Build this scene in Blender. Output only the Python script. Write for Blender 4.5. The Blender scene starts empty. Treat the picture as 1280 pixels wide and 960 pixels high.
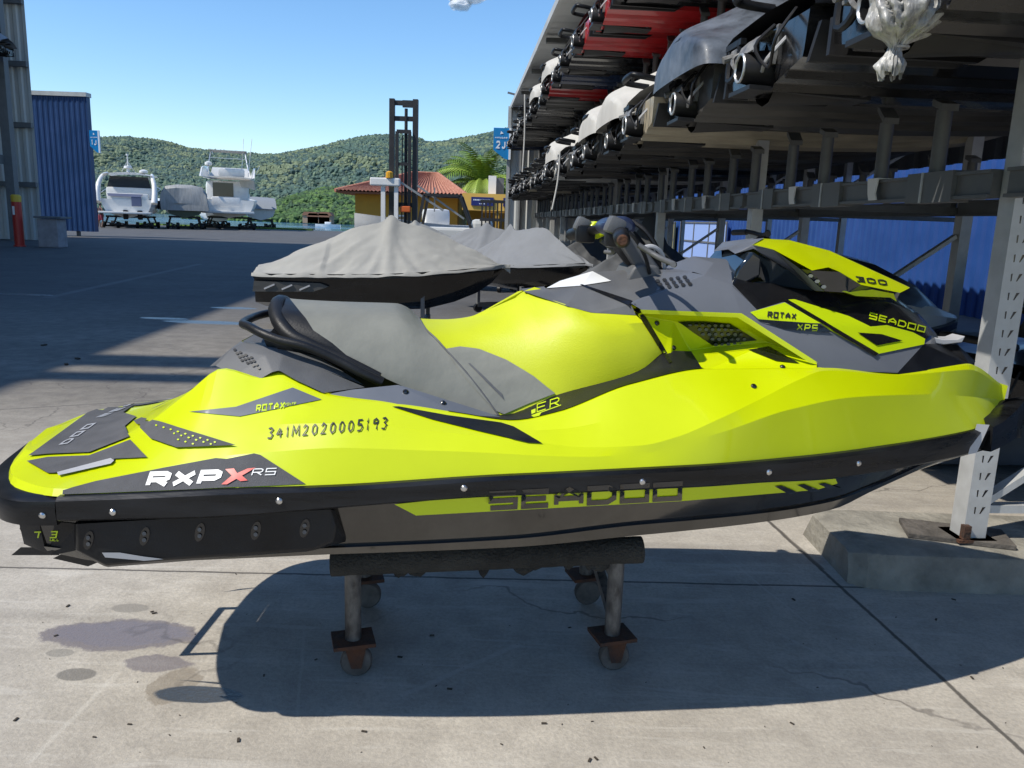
import bpy, bmesh, math, random
import numpy as np
from mathutils import Vector, Matrix, noise
from mathutils.bvhtree import BVHTree
from mathutils.geometry import delaunay_2d_cdt
random.seed(7)
S = bpy.context.scene
COL = S.collection
R = math.radians
# ------------------------------------------------------------------ camera
F = 1000.0; H = 1.44; PIT = math.atan(0.202); ROLL = R(2.0)
cd = bpy.data.cameras.new('camera'); cam = bpy.data.objects.new('camera', cd); COL.objects.link(cam)
cd.sensor_width = 36; cd.lens = 36*F/1280; cd.clip_start = 0.05; cd.clip_end = 9000
cp, sp_ = math.cos(PIT), math.sin(PIT)
right = Vector((1, 0, 0)); up = Vector((0, sp_, cp)); fwd = Vector((0, cp, -sp_))
cr, sr = math.cos(ROLL), math.sin(ROLL)
rx = right*cr + up*sr; ry = up*cr - right*sr
M = Matrix((rx, ry, -fwd)).transposed().to_4x4(); M.translation = (0, 0, H)
cam.matrix_world = M
S.camera = cam

def ray(px, py):
    return (rx*(px-640) - ry*(py-480) + fwd*F)/F
def gnd(px, py, z=0):
    d = ray(px, py); t = (z-H)/d.z
    return Vector((t*d.x, t*d.y, z))
def atY(px, py, Y):
    d = ray(px, py); t = Y/d.y
    return Vector((t*d.x, Y, H+t*d.z))
# ------------------------------------------------------------------ world and sun
w = bpy.data.worlds.new('World'); S.world = w; w.use_nodes = True
nt = w.node_tree; bg = nt.nodes['Background']
sky = nt.nodes.new('ShaderNodeTexSky'); sky.sky_type = 'NISHITA'; sky.sun_disc = False
SUNV = Vector((-0.76, -0.35, 1.0)).normalized()
el = math.asin(SUNV.z); az = math.atan2(SUNV.x, SUNV.y)
sky.sun_elevation = el; sky.sun_rotation = az
sky.altitude = 0; sky.air_density = 1.0; sky.dust_density = 0.1; sky.ozone_density = 4.0
hsv = nt.nodes.new('ShaderNodeHueSaturation'); hsv.inputs['Saturation'].default_value = 1.15; hsv.inputs['Value'].default_value = 1.45
nt.links.new(sky.outputs[0], hsv.inputs['Color']); nt.links.new(hsv.outputs[0], bg.inputs[0]); bg.inputs[1].default_value = 0.13
sl = bpy.data.lights.new('sun', 'SUN'); sl.energy = 5.0; sl.angle = R(0.5); sl.color = (1.0, 0.945, 0.85)
so = bpy.data.objects.new('sun', sl); COL.objects.link(so); so.rotation_euler = SUNV.to_track_quat('Z', 'Y').to_euler(); so.location = (-30, 0, 40)
S.view_settings.view_transform = 'Standard'; S.view_settings.look = 'None'; S.view_settings.exposure = 0
# ------------------------------------------------------------------ materials
def mat(name, c, rough=.5, metal=0, coat=0, var=.0, vs=3., bump=0., bs=30., c2=None, spec=.5, stretch=None, dust=0, coatr=.05):
    m = bpy.data.materials.new(name); m.use_nodes = True
    n = m.node_tree.nodes; l = m.node_tree.links; b = n['Principled BSDF']
    b.inputs['Base Color'].default_value = (*c, 1); b.inputs['Roughness'].default_value = rough
    b.inputs['Metallic'].default_value = metal; b.inputs['Coat Weight'].default_value = coat
    b.inputs['Coat Roughness'].default_value = coatr; b.inputs['Specular IOR Level'].default_value = spec
    tc = n.new('ShaderNodeTexCoord'); vec = tc.outputs['Object']
    if stretch:
        mp = n.new('ShaderNodeMapping'); mp.inputs['Scale'].default_value = stretch; l.new(vec, mp.inputs[0]); vec = mp.outputs[0]
    if var or c2:
        t = n.new('ShaderNodeTexNoise'); t.inputs['Scale'].default_value = vs; t.inputs['Detail'].default_value = 7; t.inputs['Roughness'].default_value = .62
        l.new(vec, t.inputs['Vector'])
        mx = n.new('ShaderNodeMix'); mx.data_type = 'RGBA'
        ca = tuple(x*(1-var) for x in c) if not c2 else c; cb = tuple(min(1, x*(1+var)) for x in c) if not c2 else c2
        rp = n.new('ShaderNodeMapRange'); rp.inputs[1].default_value = .32; rp.inputs[2].default_value = .68
        l.new(t.outputs[0], rp.inputs[0]); l.new(rp.outputs[0], mx.inputs[0])
        mx.inputs[6].default_value = (*ca, 1); mx.inputs[7].default_value = (*cb, 1)
        l.new(mx.outputs[2], b.inputs['Base Color'])
        r2 = n.new('ShaderNodeMapRange'); r2.inputs[3].default_value = max(0, rough-.07); r2.inputs[4].default_value = min(1, rough+.1)
        l.new(rp.outputs[0], r2.inputs[0]); l.new(r2.outputs[0], b.inputs['Roughness'])
    if bump:
        t2 = n.new('ShaderNodeTexNoise'); t2.inputs['Scale'].default_value = bs; t2.inputs['Detail'].default_value = 5
        l.new(vec, t2.inputs['Vector'])
        bp = n.new('ShaderNodeBump'); bp.inputs['Strength'].default_value = bump; bp.inputs['Distance'].default_value = .02
        l.new(t2.outputs[0], bp.inputs['Height']); l.new(bp.outputs[0], b.inputs['Normal'])
    return m
MT = dict(
 lime=mat('lime_paint', (.56, .645, .0), .38, coat=.36, var=.05, vs=2.2, bump=.014, bs=7, coatr=.06, spec=.3),
 limevinyl=mat('lime_vinyl', (.52, .575, .001), .48, var=.05, vs=4, bump=.10, bs=260),
 limedecal=mat('lime_decal', (.52, .66, .004), .4),
 black=mat('black_gloss', (.008, .008, .009), .22, coat=.4, var=.3, vs=5),
 hullblk=mat('hull_gelcoat', (.013, .012, .011), .13, coat=.7, var=.25, vs=2.5, stretch=(1, 1, 4), bump=.02, bs=5),
 plastic=mat('black_plastic', (.011, .0115, .013), .42, var=.45, vs=8, bump=.08, bs=220, spec=.28),
 rail=mat('black_rubber_rail', (.009, .0095, .011), .30, var=.6, vs=9, bump=.04, bs=50, stretch=(.4, 1, 3), spec=.35),
 greyp=mat('dark_grey_panel', (.125, .135, .155), .36, coat=.15, var=.10, vs=3, coatr=.2),
 greymat=mat('grey_matt_plastic', (.10, .103, .108), .55, var=.15, vs=7, bump=.1, bs=300),
 vinyl=mat('grey_vinyl', (.215, .217, .19), .55, var=.10, vs=5, bump=.30, bs=9, spec=.25),
 matfoam=mat('grey_foam_mat', (.085, .085, .09), .8, var=.25, vs=9, bump=.3, bs=400),
 silver=mat('silver_print', (.42, .42, .43), .4),
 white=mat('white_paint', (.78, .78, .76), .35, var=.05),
 red=mat('red_print', (.6, .015, .01), .4),
 steel=mat('bright_steel', (.6, .6, .6), .3, metal=1, var=.2),
 ink=mat('black_ink', (.02, .02, .02), .5),
 pole=mat('scuffed_black_paint', (.02, .021, .024), .45, c2=(.16, .15, .135), vs=34, stretch=(1, 1, .5)),
 carpet=mat('dirty_carpet', (.035, .034, .03), .95, var=.5, vs=9, bump=.8, bs=120),
 rust=mat('rusty_steel', (.03, .021, .017), .9, c2=(.105, .042, .020), vs=22, bump=.4, bs=60),
 wheel=mat('grey_caster_rubber', (.10, .09, .08), .8, var=.4, vs=20),
 glass=mat('dark_screen', (.01, .015, .02), .06, coat=.5),
)
# ------------------------------------------------------------------ object helpers
def thing(name, label, cat, loc=(0, 0, 0), rz=0, group=None):
    o = bpy.data.objects.new(name, None); COL.objects.link(o); o.location = loc; o.rotation_euler = (0, 0, rz)
    o.empty_display_size = .1
    o['label'] = label; o['category'] = cat
    if group: o['group'] = group
    return o
def tag(o, label, cat, group=None):
    o['label'] = label; o['category'] = cat
    if group: o['group'] = group
    return o
def link(name, bm, m, parent=None, smooth=35, kind=None):
    me = bpy.data.meshes.new(name); bm.to_mesh(me); bm.free()
    if isinstance(m, (list, tuple)):
        for x in m: me.materials.append(x)
    else: me.materials.append(m)
    if smooth:
        me.shade_smooth(); me.set_sharp_from_angle(angle=R(smooth))
    o = bpy.data.objects.new(name, me); COL.objects.link(o)
    if parent: o.parent = parent
    if kind: o['kind'] = kind
    return o
def struct(name, bm, m, smooth=35): return link(name, bm, m, None, smooth, 'structure')
def copytree(o, parent=None):
    c = o.copy(); COL.objects.link(c); c.parent = parent
    for ch in list(o.children): copytree(ch, c)
    return c
def V(*a): return Vector(a)
def box(bm, c, s, rot=None, bev=0, mi=0):
    r = bmesh.ops.create_cube(bm, size=1); vs = r['verts']
    fs = set(f for v in vs for f in v.link_faces)
    for f in fs: f.material_index = mi
    for v in vs: v.co = Vector((v.co.x*s[0], v.co.y*s[1], v.co.z*s[2]))
    if bev:
        es = list(set(e for v in vs for e in v.link_edges))
        q = bmesh.ops.bevel(bm, geom=es, offset=bev, segments=2, affect='EDGES', profile=.6)
        vs = list(set(v for f in q['faces'] for v in f.verts) | set(v for v in vs if v.is_valid))
    mm = Matrix.Identity(3) if rot is None else (rot if isinstance(rot, Matrix) else Matrix.Rotation(rot, 3, 'Z'))
    for v in vs: v.co = mm @ v.co + Vector(c)
    return vs
def bar(bm, a, b, w_, t_=None, upv=(0, 0, 1), mi=0):
    a = Vector(a); b = Vector(b); d = (b-a); L = d.length; d.normalize()
    u = Vector(upv)
    if abs(d.dot(u)) > .95: u = Vector((1, 0, 0))
    s = d.cross(u).normalized(); u = s.cross(d)
    m3 = Matrix((d, s, u)).transposed()
    return box(bm, (a+b)/2, (L, w_, t_ or w_), m3, mi=mi)
def tube(bm, pts, r, n=8, caps=True, closed=False):
    pts = [Vector(p) for p in pts]; rs = r if isinstance(r, (list, tuple)) else [r]*len(pts)
    rings = []; prev = None
    for i, p in enumerate(pts):
        a = pts[i-1] if (i > 0 or closed) else p; b = pts[(i+1) % len(pts)] if (i < len(pts)-1 or closed) else p
        d = (b-a).normalized()
        if prev is None:
            u = d.orthogonal().normalized()
        else: u = (prev - d*prev.dot(d)).normalized()
        prev = u; v = d.cross(u)
        rings.append([bm.verts.new(p+(u*math.cos(2*math.pi*k/n)+v*math.sin(2*math.pi*k/n))*rs[i]) for k in range(n)])
    m = len(rings)
    for i in range(m if closed else m-1):
        A = rings[i]; B = rings[(i+1) % m]
        for k in range(n): bm.faces.new((A[k], A[(k+1) % n], B[(k+1) % n], B[k]))
    if caps and not closed:
        bm.faces.new(rings[0][::-1]); bm.faces.new(rings[-1])
def smooth_path(pts, k=5):
    pts = [Vector(p) for p in pts]; out = []
    for i in range(len(pts)-1):
        p0 = pts[max(i-1, 0)]; p1 = pts[i]; p2 = pts[i+1]; p3 = pts[min(i+2, len(pts)-1)]
        for j in range(k):
            t = j/k
            out.append(.5*((2*p1)+(p2-p0)*t+(2*p0-5*p1+4*p2-p3)*t*t+(3*p1-p0-3*p2+p3)*t**3))
    out.append(pts[-1]); return out
def grid(bm, P, mirror=False, mi=0):
    """P[row][col] = Vector; mirror across local y=0"""
    for sgn in ((1, -1) if mirror else (1,)):
        vs = [[bm.verts.new((p[0], p[1]*sgn, p[2])) for p in row] for row in P]
        for i in range(len(P)-1):
            for j in range(len(P[0])-1):
                q = (vs[i][j], vs[i][j+1], vs[i+1][j+1], vs[i+1][j])
                f = bm.faces.new(q if sgn > 0 else q[::-1]); f.material_index = mi
def weld(bm, d=1e-4):
    bmesh.ops.remove_doubles(bm, verts=bm.verts, dist=d)
    bmesh.ops.dissolve_degenerate(bm, dist=1e-5, edges=bm.edges)
    bmesh.ops.recalc_face_normals(bm, faces=bm.faces)
def poly(bm, pts, mi=0):
    f = bm.faces.new([bm.verts.new(p) for p in pts]); f.material_index = mi; return f
def prism(bm, pts, vec):
    """extrude a flat polygon by vec"""
    vec = Vector(vec); a = [bm.verts.new(p) for p in pts]; b = [bm.verts.new(Vector(p)+vec) for p in pts]
    bm.faces.new(a[::-1]); bm.faces.new(b); n = len(a)
    for i in range(n): bm.faces.new((a[i], a[(i+1) % n], b[(i+1) % n], b[i]))
def lathe(bm, prof, c, axis='Z', n=20):
    c = Vector(c); rings = []
    for (r, h) in prof:
        ring = []
        for k in range(n):
            a = 2*math.pi*k/n; x, y = r*math.cos(a), r*math.sin(a)
            v = {'Z': (x, y, h), 'X': (h, x, y), 'Y': (x, h, y)}[axis]
            ring.append(bm.verts.new(c+Vector(v)))
        rings.append(ring)
    for i in range(len(rings)-1):
        for k in range(n): bm.faces.new((rings[i][k], rings[i][(k+1) % n], rings[i+1][(k+1) % n], rings[i+1][k]))
    bm.faces.new(rings[0][::-1]); bm.faces.new(rings[-1]); bmesh.ops.recalc_face_normals(bm, faces=bm.faces)
def pchip(xs, ys, x):
    n = len(xs)
    if x <= xs[0]: return ys[0]
    if x >= xs[-1]: return ys[-1]
    h = [xs[i+1]-xs[i] for i in range(n-1)]; d = [(ys[i+1]-ys[i])/h[i] for i in range(n-1)]
    i = max(k for k in range(n-1) if xs[k] <= x)
    def sl_(k):
        if k == 0: return d[0]
        if k == n-1: return d[-1]
        if d[k-1]*d[k] <= 0: return 0
        w1 = 2*h[k]+h[k-1]; w2 = h[k]+2*h[k-1]
        return (w1+w2)/(w1/d[k-1]+w2/d[k])
    t = (x-xs[i])/h[i]; m0 = sl_(i)*h[i]; m1 = sl_(i+1)*h[i]
    return (2*t**3-3*t*t+1)*ys[i]+(t**3-2*t*t+t)*m0+(-2*t**3+3*t*t)*ys[i+1]+(t**3-t*t)*m1
# ------------------------------------------------------------------ stroke lettering
GL = {
 'S': [[(1, 1), (0, 1), (0, .5), (1, .5), (1, 0), (0, 0)]], 'E': [[(1, 1), (0, 1), (0, 0), (1, 0)], [(0, .5), (.9, .5)]],
 'A': [[(0, 0), (0, .55), (.5, 1), (1, .55), (1, 0)], [(0, .4), (1, .4)]], 'D': [[(0, 0), (0, 1), (.75, 1), (1, .75), (1, .25), (.75, 0), (0, 0)]],
 'O': [[(0, 0), (0, 1), (1, 1), (1, 0), (0, 0)]], '0': [[(0, .15), (0, .85), (.3, 1), (.7, 1), (1, .85), (1, .15), (.7, 0), (.3, 0), (0, .15)]],
 'R': [[(0, 0), (0, 1), (.8, 1), (1, .85), (1, .6), (.8, .45), (0, .45)], [(.45, .45), (1, 0)]], 'T': [[(0, 1), (1, 1)], [(.5, 1), (.5, 0)]],
 'X': [[(0, 0), (1, 1)], [(0, 1), (1, 0)]], 'P': [[(0, 0), (0, 1), (.8, 1), (1, .85), (1, .6), (.8, .42), (0, .42)]],
 '3': [[(0, 1), (1, 1), (1, .5), (.3, .5)], [(1, .5), (1, 0), (0, 0)]], 'W': [[(0, 1), (.25, 0), (.5, .8), (.75, 0), (1, 1)]],
 'H': [[(0, 0), (0, 1)], [(1, 0), (1, 1)], [(0, .5), (1, .5)]], 'U': [[(0, 1), (0, 0), (1, 0), (1, 1)]], 'L': [[(0, 1), (0, 0), (1, 0)]],
 'B': [[(0, 0), (0, 1), (.85, 1), (.85, .5), (0, .5)], [(.85, .5), (1, .45), (1, 0), (0, 0)]], 'I': [[(.5, 0), (.5, 1)]],
 'N': [[(0, 0), (0, 1), (1, 0), (1, 1)]], 'G': [[(1, .85), (.7, 1), (.2, 1), (0, .8), (0, .2), (.2, 0), (1, 0), (1, .5), (.55, .5)]],
 'J': [[(.9, 1), (.9, .2), (.65, 0), (.2, 0), (0, .2)]], '2': [[(0, .8), (.2, 1), (.8, 1), (1, .8), (1, .6), (0, 0), (1, 0)]],
 '1': [[(.2, .75), (.6, 1), (.6, 0)]], '4': [[(.55, .9), (0, .35), (1, .4)], [(.75, .75), (.65, 0)]], 'M': [[(0, 0), (.1, 1), (.5, .3), (.9, 1), (1, 0)]],
 '5': [[(.9, 1), (.15, 1), (.1, .6), (.7, .6), (.95, .35), (.7, .05), (.05, 0)]], '9': [[(.95, .7), (.6, 1), (.15, .85), (.15, .55), (.9, .62), (.9, .9)], [(.92, .62), (.75, 0)]],
 '-': [[(.1, .5), (.9, .5)]], '=': [[(0, .3), (1, .3)], [(0, .7), (1, .7)]],
 'V': [[(0, 1), (.5, 0), (1, 1)]], 'C': [[(1, .85), (.75, 1), (.2, 1), (0, .8), (0, .2), (.2, 0), (.75, 0), (1, .15)]],
}
HAND = dict(GL); HAND.update({'3': [[(.05, .95), (.6, 1), (.9, .8), (.45, .55), (.9, .3), (.6, 0), (0, .05)]],
 '0': [[(.45, 1), (.1, .75), (.05, .3), (.4, 0), (.85, .2), (.9, .7), (.5, 1)]], '1': [[(.25, .7), (.55, 1), (.5, 0)]],
 '2': [[(.05, .75), (.35, 1), (.8, .85), (.7, .5), (.05, .03), (.9, .05)]]})
def stroke_quads(pl, th, asp):
    """mitred strip along a polyline; asp = width/height of glyph box, returned in (x*asp, y) space"""
    P = [Vector((x*asp, y)) for x, y in pl]; closed = (P[0]-P[-1]).length < 1e-6
    if closed: P = P[:-1]
    n = len(P); L = []
    for i in range(n):
        a = P[i-1] if (i > 0 or closed) else None; b = P[(i+1) % n] if (i < n-1 or closed) else None
        if a is None: d = (b-P[i]).normalized(); nrm = Vector((-d.y, d.x)); off = nrm*th/2; base = P[i]
        elif b is None: d = (P[i]-a).normalized(); nrm = Vector((-d.y, d.x)); off = nrm*th/2; base = P[i]
        else:
            d1 = (P[i]-a).normalized(); d2 = (b-P[i]).normalized(); n1 = Vector((-d1.y, d1.x)); n2 = Vector((-d2.y, d2.x))
            mm = (n1+n2)
            if mm.length < .2: mm = n1
            mm.normalize(); k = 1/max(.45, mm.dot(n1)); off = mm*th/2*k; base = P[i]
        L.append((base+off, base-off))
    Q = []
    for i in range(n if closed else n-1):
        a = L[i]; b = L[(i+1) % n]; Q.append((a[0], b[0], b[1], a[1]))
    return Q
def text_quads(s, th=.22, asp=.75, gap=.3, font=GL):
    """quads in a box of height 1 and width 1 (whole word)"""
    out = []; x = 0; wd = []
    for ch in s:
        a = asp*(.5 if ch in 'I1' else (.7 if ch == '-' else (1.3 if ch in 'MW' else 1)))
        if ch == ' ': x += asp*.6; continue
        for k, pl in enumerate(font[ch]):
            for q in stroke_quads([(u, th/2+v*(1-th)) for u, v in pl], th, a): out.append([(p.x+x+th/2, p.y) for p in q]+[k])
        x += a+th+gap
    W = x-gap
    return [[(p[0]/W, p[1]) for p in q[:4]]+[q[4]] for q in out]
# ================================================================== hero personal watercraft
YA = 2.55; SCL = YA/2.8; YAW = R(6)
hero = thing('jet_ski', 'lime yellow and black jet ski resting on a low wheeled trolley in the foreground', 'jet ski', (0, YA, 0), YAW)
hm = Matrix.Translation((0, YA, 0)) @ Matrix.Rotation(YAW, 4, 'Z'); hmi = hm.inverted()
camL = hmi @ Vector((0, 0, H))
def dl(px, py): return hmi.to_3x3() @ ray(px, py)
def L3(px, py, b):      # pixel seen at lateral offset b (near side +) -> local point
    d = dl(px, py); t = (-b-camL.y)/d.y; return camL+d*t
def Lz(px, py, z):
    d = dl(px, py); t = (z-camL.z)/d.z; return camL+d*t
class Row:
    def __init__(s, pts, extra=()):
        P = [L3(*p) for p in pts]+[Vector((x*(YA-b)/(2.8-b), -b, 1.44-(1.44-z)*(YA-b)/(2.8-b))) for x, b, z in extra]
        P.sort(key=lambda p: p.x); s.x = []; s.b = []; s.z = []
        for p in P:
            if s.x and p.x-s.x[-1] < 1e-3: continue
            s.x.append(p.x); s.b.append(-p.y); s.z.append(p.z)
    def at(s, x): return Vector((x, -pchip(s.x, s.b, x), pchip(s.x, s.z, x)))
HOBJ = []
def surf(name, P, m, mirror=True, smooth=30, creases=(), sub=0, parent=None, decalable=True, thick=0):
    bm = bmesh.new(); grid(bm, P, mirror); weld(bm, 2e-4)
    o = link(name, bm, m, parent or hero, smooth)
    if sub:
        md = o.modifiers.new('s', 'SUBSURF'); md.levels = md.render_levels = sub
    if decalable: HOBJ.append(o)
    return o
def facets(name, polys, m, mirror=True, bev=.004, parent=None, thick=0):
    bm = bmesh.new()
    for pl in polys:
        P = [L3(*p) if len(p) == 3 else p[0] for p in pl]
        for s in ((1, -1) if mirror else (1,)):
            vs = [bm.verts.new((p.x, p.y*s, p.z)) for p in P]
            bm.faces.new(vs if s > 0 else vs[::-1])
    bmesh.ops.triangulate(bm, faces=[f for f in bm.faces if len(f.verts) > 4])
    weld(bm, 3e-3)
    o = link(name, bm, m, parent or hero, 25); HOBJ.append(o)
    if bev:
        md = o.modifiers.new('b', 'BEVEL'); md.width = bev; md.segments = 2; md.limit_method = 'ANGLE'; md.angle_limit = R(12)
    return o
def slab(name, pl, b0, b1, m, mirror=False, bev=.006, parent=None):
    bm = bmesh.new()
    for s in ((1, -1) if mirror else (1,)):
        A = [L3(x, y, b0) for x, y in pl]; B = [Vector((p.x, -b1, p.z)) for p in A]
        A = [bm.verts.new((p.x, p.y*s, p.z)) for p in A]; B = [bm.verts.new((p.x, p.y*s, p.z)) for p in B]
        n = len(A); bm.faces.new(A); bm.faces.new(B[::-1])
        for i in range(n): bm.faces.new((A[i], B[i], B[(i+1) % n], A[(i+1) % n]))
    bmesh.ops.recalc_face_normals(bm, faces=bm.faces)
    o = link(name, bm, m, parent or hero, 30); HOBJ.append(o)
    if bev:
        md = o.modifiers.new('b', 'BEVEL'); md.width = bev; md.segments = 2; md.limit_method = 'ANGLE'
    return o
# ---- character rows ------------------------------------------------
A_ = Row([(79, 621, .535), (160, 617, .55), (270, 612, .57), (440, 605, .585), (640, 593, .585), (860, 581, .56), (1006, 570, .49), (1100, 557, .41), (1175, 545, .31), (1227, 533, .19), (1252, 512, .0)],
         [(-1.60, .17, .645), (-1.56, .33, .643), (-1.48, .46, .642)])
railo = Row([(69, 627, .56), (160, 624, .575), (270, 619, .595), (440, 613, .61), (640, 600, .61), (860, 589, .585), (1006, 577, .52), (1100, 565, .44), (1175, 552, .34), (1236, 538, .20), (1268, 515, .06), (1276, 505, 0)])
railu = Row([(69, 650, .56), (160, 648, .575), (270, 645, .595), (426, 633, .61), (640, 618, .61), (860, 608, .585), (950, 602, .55), (1044, 597, .49), (1137, 582, .38), (1212, 566, .22), (1262, 548, .06), (1276, 543, 0)])
B_ = Row([(79, 611, .52), (200, 585, .50), (265, 572, .50), (325, 566, .52), (440, 560, .545), (560, 564, .56), (729, 571, .565), (800, 567, .555), (900, 541, .535), (987, 512, .485), (1062, 497, .42), (1156, 493, .28), (1215, 496, .13), (1252, 500, 0)],
         [(-1.60, .16, .665), (-1.56, .315, .663), (-1.48, .44, .663)])
C_ = Row([(279, 462, .27), (327, 473, .30), (347, 466, .29), (408, 494, .36), (499, 506, .41), (575, 518, .43), (640, 527, .445), (695, 517, .44), (788, 482, .43), (886, 462, .40), (1021, 461, .36), (1126, 466, .25), (1209, 456, .10), (1254, 482, 0)],
         [(-1.60, .11, .68), (-1.54, .26, .69), (-1.45, .28, .69), (-1.30, .28, .72), (-1.18, .27, .78), (-1.05, .26, .88)])
GR = Row([(230, 545, .42), (308, 533, .44), (440, 530, .50), (560, 541, .52), (660, 551, .535), (729, 559, .545), (800, 557, .548), (850, 545, .54), (894, 526, .525), (950, 499, .475), (1000, 474, .42), (1028, 463.5, .38), (1126, 469, .275), (1209, 462, .12), (1254, 485, 0)])
def G_(x):
    a = B_.at(x); c = C_.at(x); p = a.lerp(c, .55); k = min(1, max(0, (x-GR.x[0])/.25))
    return p.lerp(GR.at(x), k) if x > GR.x[0] else p
x0, x1 = A_.x[0], A_.x[-1]
NX = 130
XS = [x0+(x1-x0)*i/(NX-1) for i in range(NX)]
def rows_at(fs, xs): return [[(f.at(x) if isinstance(f, Row) else f(x)) for x in xs] for f in fs]
def D_(x):
    c = C_.at(x); k = min(1, max(0, (x+1.05)/.23))
    return Vector((x, c.y*(1-.35*k)*.8, c.z-.10*k))
def E_(x):
    c = C_.at(x); k = min(1, max(0, (x+1.05)/.23)); return Vector((x, 0, c.z-.10*k+.012*(1-k)))
AB_ = lambda x: A_.at(x).lerp(B_.at(x), .5)
BG_ = lambda x: B_.at(x).lerp(G_(x), .5)
GC_ = lambda x: G_(x).lerp(C_.at(x), .5)
C1 = lambda x: C_.at(x)+Vector((0, .012, .002))
deck = surf('deck', rows_at([A_, AB_, B_, BG_, G_, GC_, C_, C1, D_, E_], XS), MT['lime'], smooth=7)
# ---- rail
def inner(row, d, dz=0):
    def f(x):
        p = row.at(x); return Vector((x, min(0, p.y+d), p.z+dz))
    return f
xr = [railo.x[0]+(railo.x[-1]-railo.x[0])*i/69 for i in range(70)]
def mid_(x):
    p = railo.at(x).lerp(railu.at(x), .5); return p+Vector((0, -.006, 0))
surf('rub_rail', rows_at([inner(A_, .03, .004), inner(railo, .012, .008), railo, railu, inner(railu, .012, -.008), inner(railu, .07, -.008)], xr), MT['rail'], smooth=22)
# ---- hull
H0 = lambda x: railu.at(x)+Vector((0, .055 if railu.at(x).y < -.06 else -railu.at(x).y, -.004))
H1 = Row([(60, 690, .46), (140, 703, .46), (440, 692, .46), (640, 684, .45), (800, 669, .42), (950, 653, .36), (1040, 637, .28), (1092, 613, .2), (1175, 577, .10), (1240, 556, .0)])
H05 = Row([(60, 683, .48), (140, 694, .48), (440, 684, .478), (640, 674, .47), (800, 656, .44), (950, 642, .38), (1040, 627, .30), (1092, 608, .215), (1175, 572, .115), (1240, 552, .01)])
H05b = lambda x: H05.at(x)+Vector((0, .006, .004))
def H2(x):
    p = H1.at(x); return Vector((x, p.y*.86, p.z-.012))
def H3(x):
    p = H1.at(x); return Vector((x, p.y*.55, p.z-.035*min(1, abs(p.y)/.2)))
def K_(x):
    p = H1.at(x); return Vector((x, 0, p.z-.075*min(1, abs(p.y)/.2)))
xh = [H1.x[0]+(H1.x[-1]-H1.x[0])*i/69 for i in range(70)]
hull = surf('hull', rows_at([H0, H05b, H05, H1, H2, H3, K_], xh), MT['hullblk'], smooth=28)
# transom plate
bm = bmesh.new(); xt = xh[0]
prof = [f(xt) if callable(f) else f.at(xt) for f in (H0, H05, H1, H2, H3, K_)]
prof = [Vector((xt+.002, p.y, p.z)) for p in prof]
poly(bm, prof+[Vector((p.x, -p.y, p.z)) for p in prof[::-1][1:]]); link('transom', bm, MT['plastic'], hero, 0)
# stern bumper: swept section round the stern corner
path = [(x*(YA-b)/(2.8-b), b) for x, b in [(-1.340, .53), (-1.44, .525), (-1.52, .475), (-1.585, .37), (-1.625, .22), (-1.645, .0)]]
pp = [Vector((x, -b, 0)) for x, b in path]; pp = smooth_path(pp, 4); pp += [Vector((p.x, -p.y, 0)) for p in pp[::-1][1:]]
bm = bmesh.new(); Pg = []
sec = [(-.05, .028), (-.012, .030), (.008, .018), (.012, -.005), (.006, -.045), (-.05, -.048)]
zb = 1.44-.84*(YA-.4)/2.4
for i, p in enumerate(pp):
    a = pp[max(i-1, 0)]; b = pp[min(i+1, len(pp)-1)]; d = (b-a).normalized(); nrm = Vector((d.y, -d.x, 0))
    if nrm.dot(p-Vector((-.8, 0, 0))) < 0: nrm = -nrm
    Pg.append([p+nrm*u+Vector((0, 0, zb+.012+v)) for u, v in sec])
grid(bm, Pg); 
for e in (Pg[0], Pg[-1]): poly(bm, e)
weld(bm); link('stern_bumper', bm, MT['rail'], hero, 40)
# bow cap
bm = bmesh.new()
Pg = []
for x in [1.69*SCL, 1.76*SCL, 1.84*SCL, 1.9*SCL, railo.x[-1], railo.x[-1]+.02]:
    o_ = railo.at(x); u_ = railu.at(x); a = abs(o_.y); s = 1.0 if x <= railo.x[-1] else .0
    Pg.append([Vector((x, -(max(0, a-.06)), o_.z+.035*(1-(x-1.69*SCL)/.5))), Vector((x, -(a+.012)*s, o_.z+.012)), Vector((x, -(a+.018)*s, u_.z)), Vector((x, -max(0, a-.05), u_.z-.012))])
Pg = [list(r) for r in zip(*Pg)]
grid(bm, Pg, True)
e = [Vector((q.x, -q.y, q.z)) for q in [Pg[0][0]]]
poly(bm, [Pg[k][0] for k in range(4)]+[Vector((Pg[k][0].x, -Pg[k][0].y, Pg[k][0].z)) for k in (3, 2, 1, 0)])
grid(bm, [[Pg[0][k] for k in range(6)], [Vector((Pg[0][k].x, 0, Pg[0][k].z+.01)) for k in range(6)]], True)
weld(bm); link('bow_cap', bm, MT['rail'], hero, 40)
facets('cap_edge_strip', [[(1221, 530, .225), (1237, 531, .225), (1221, 566, .235), (1210, 568, .235)]], MT['silver'], bev=0)
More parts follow.
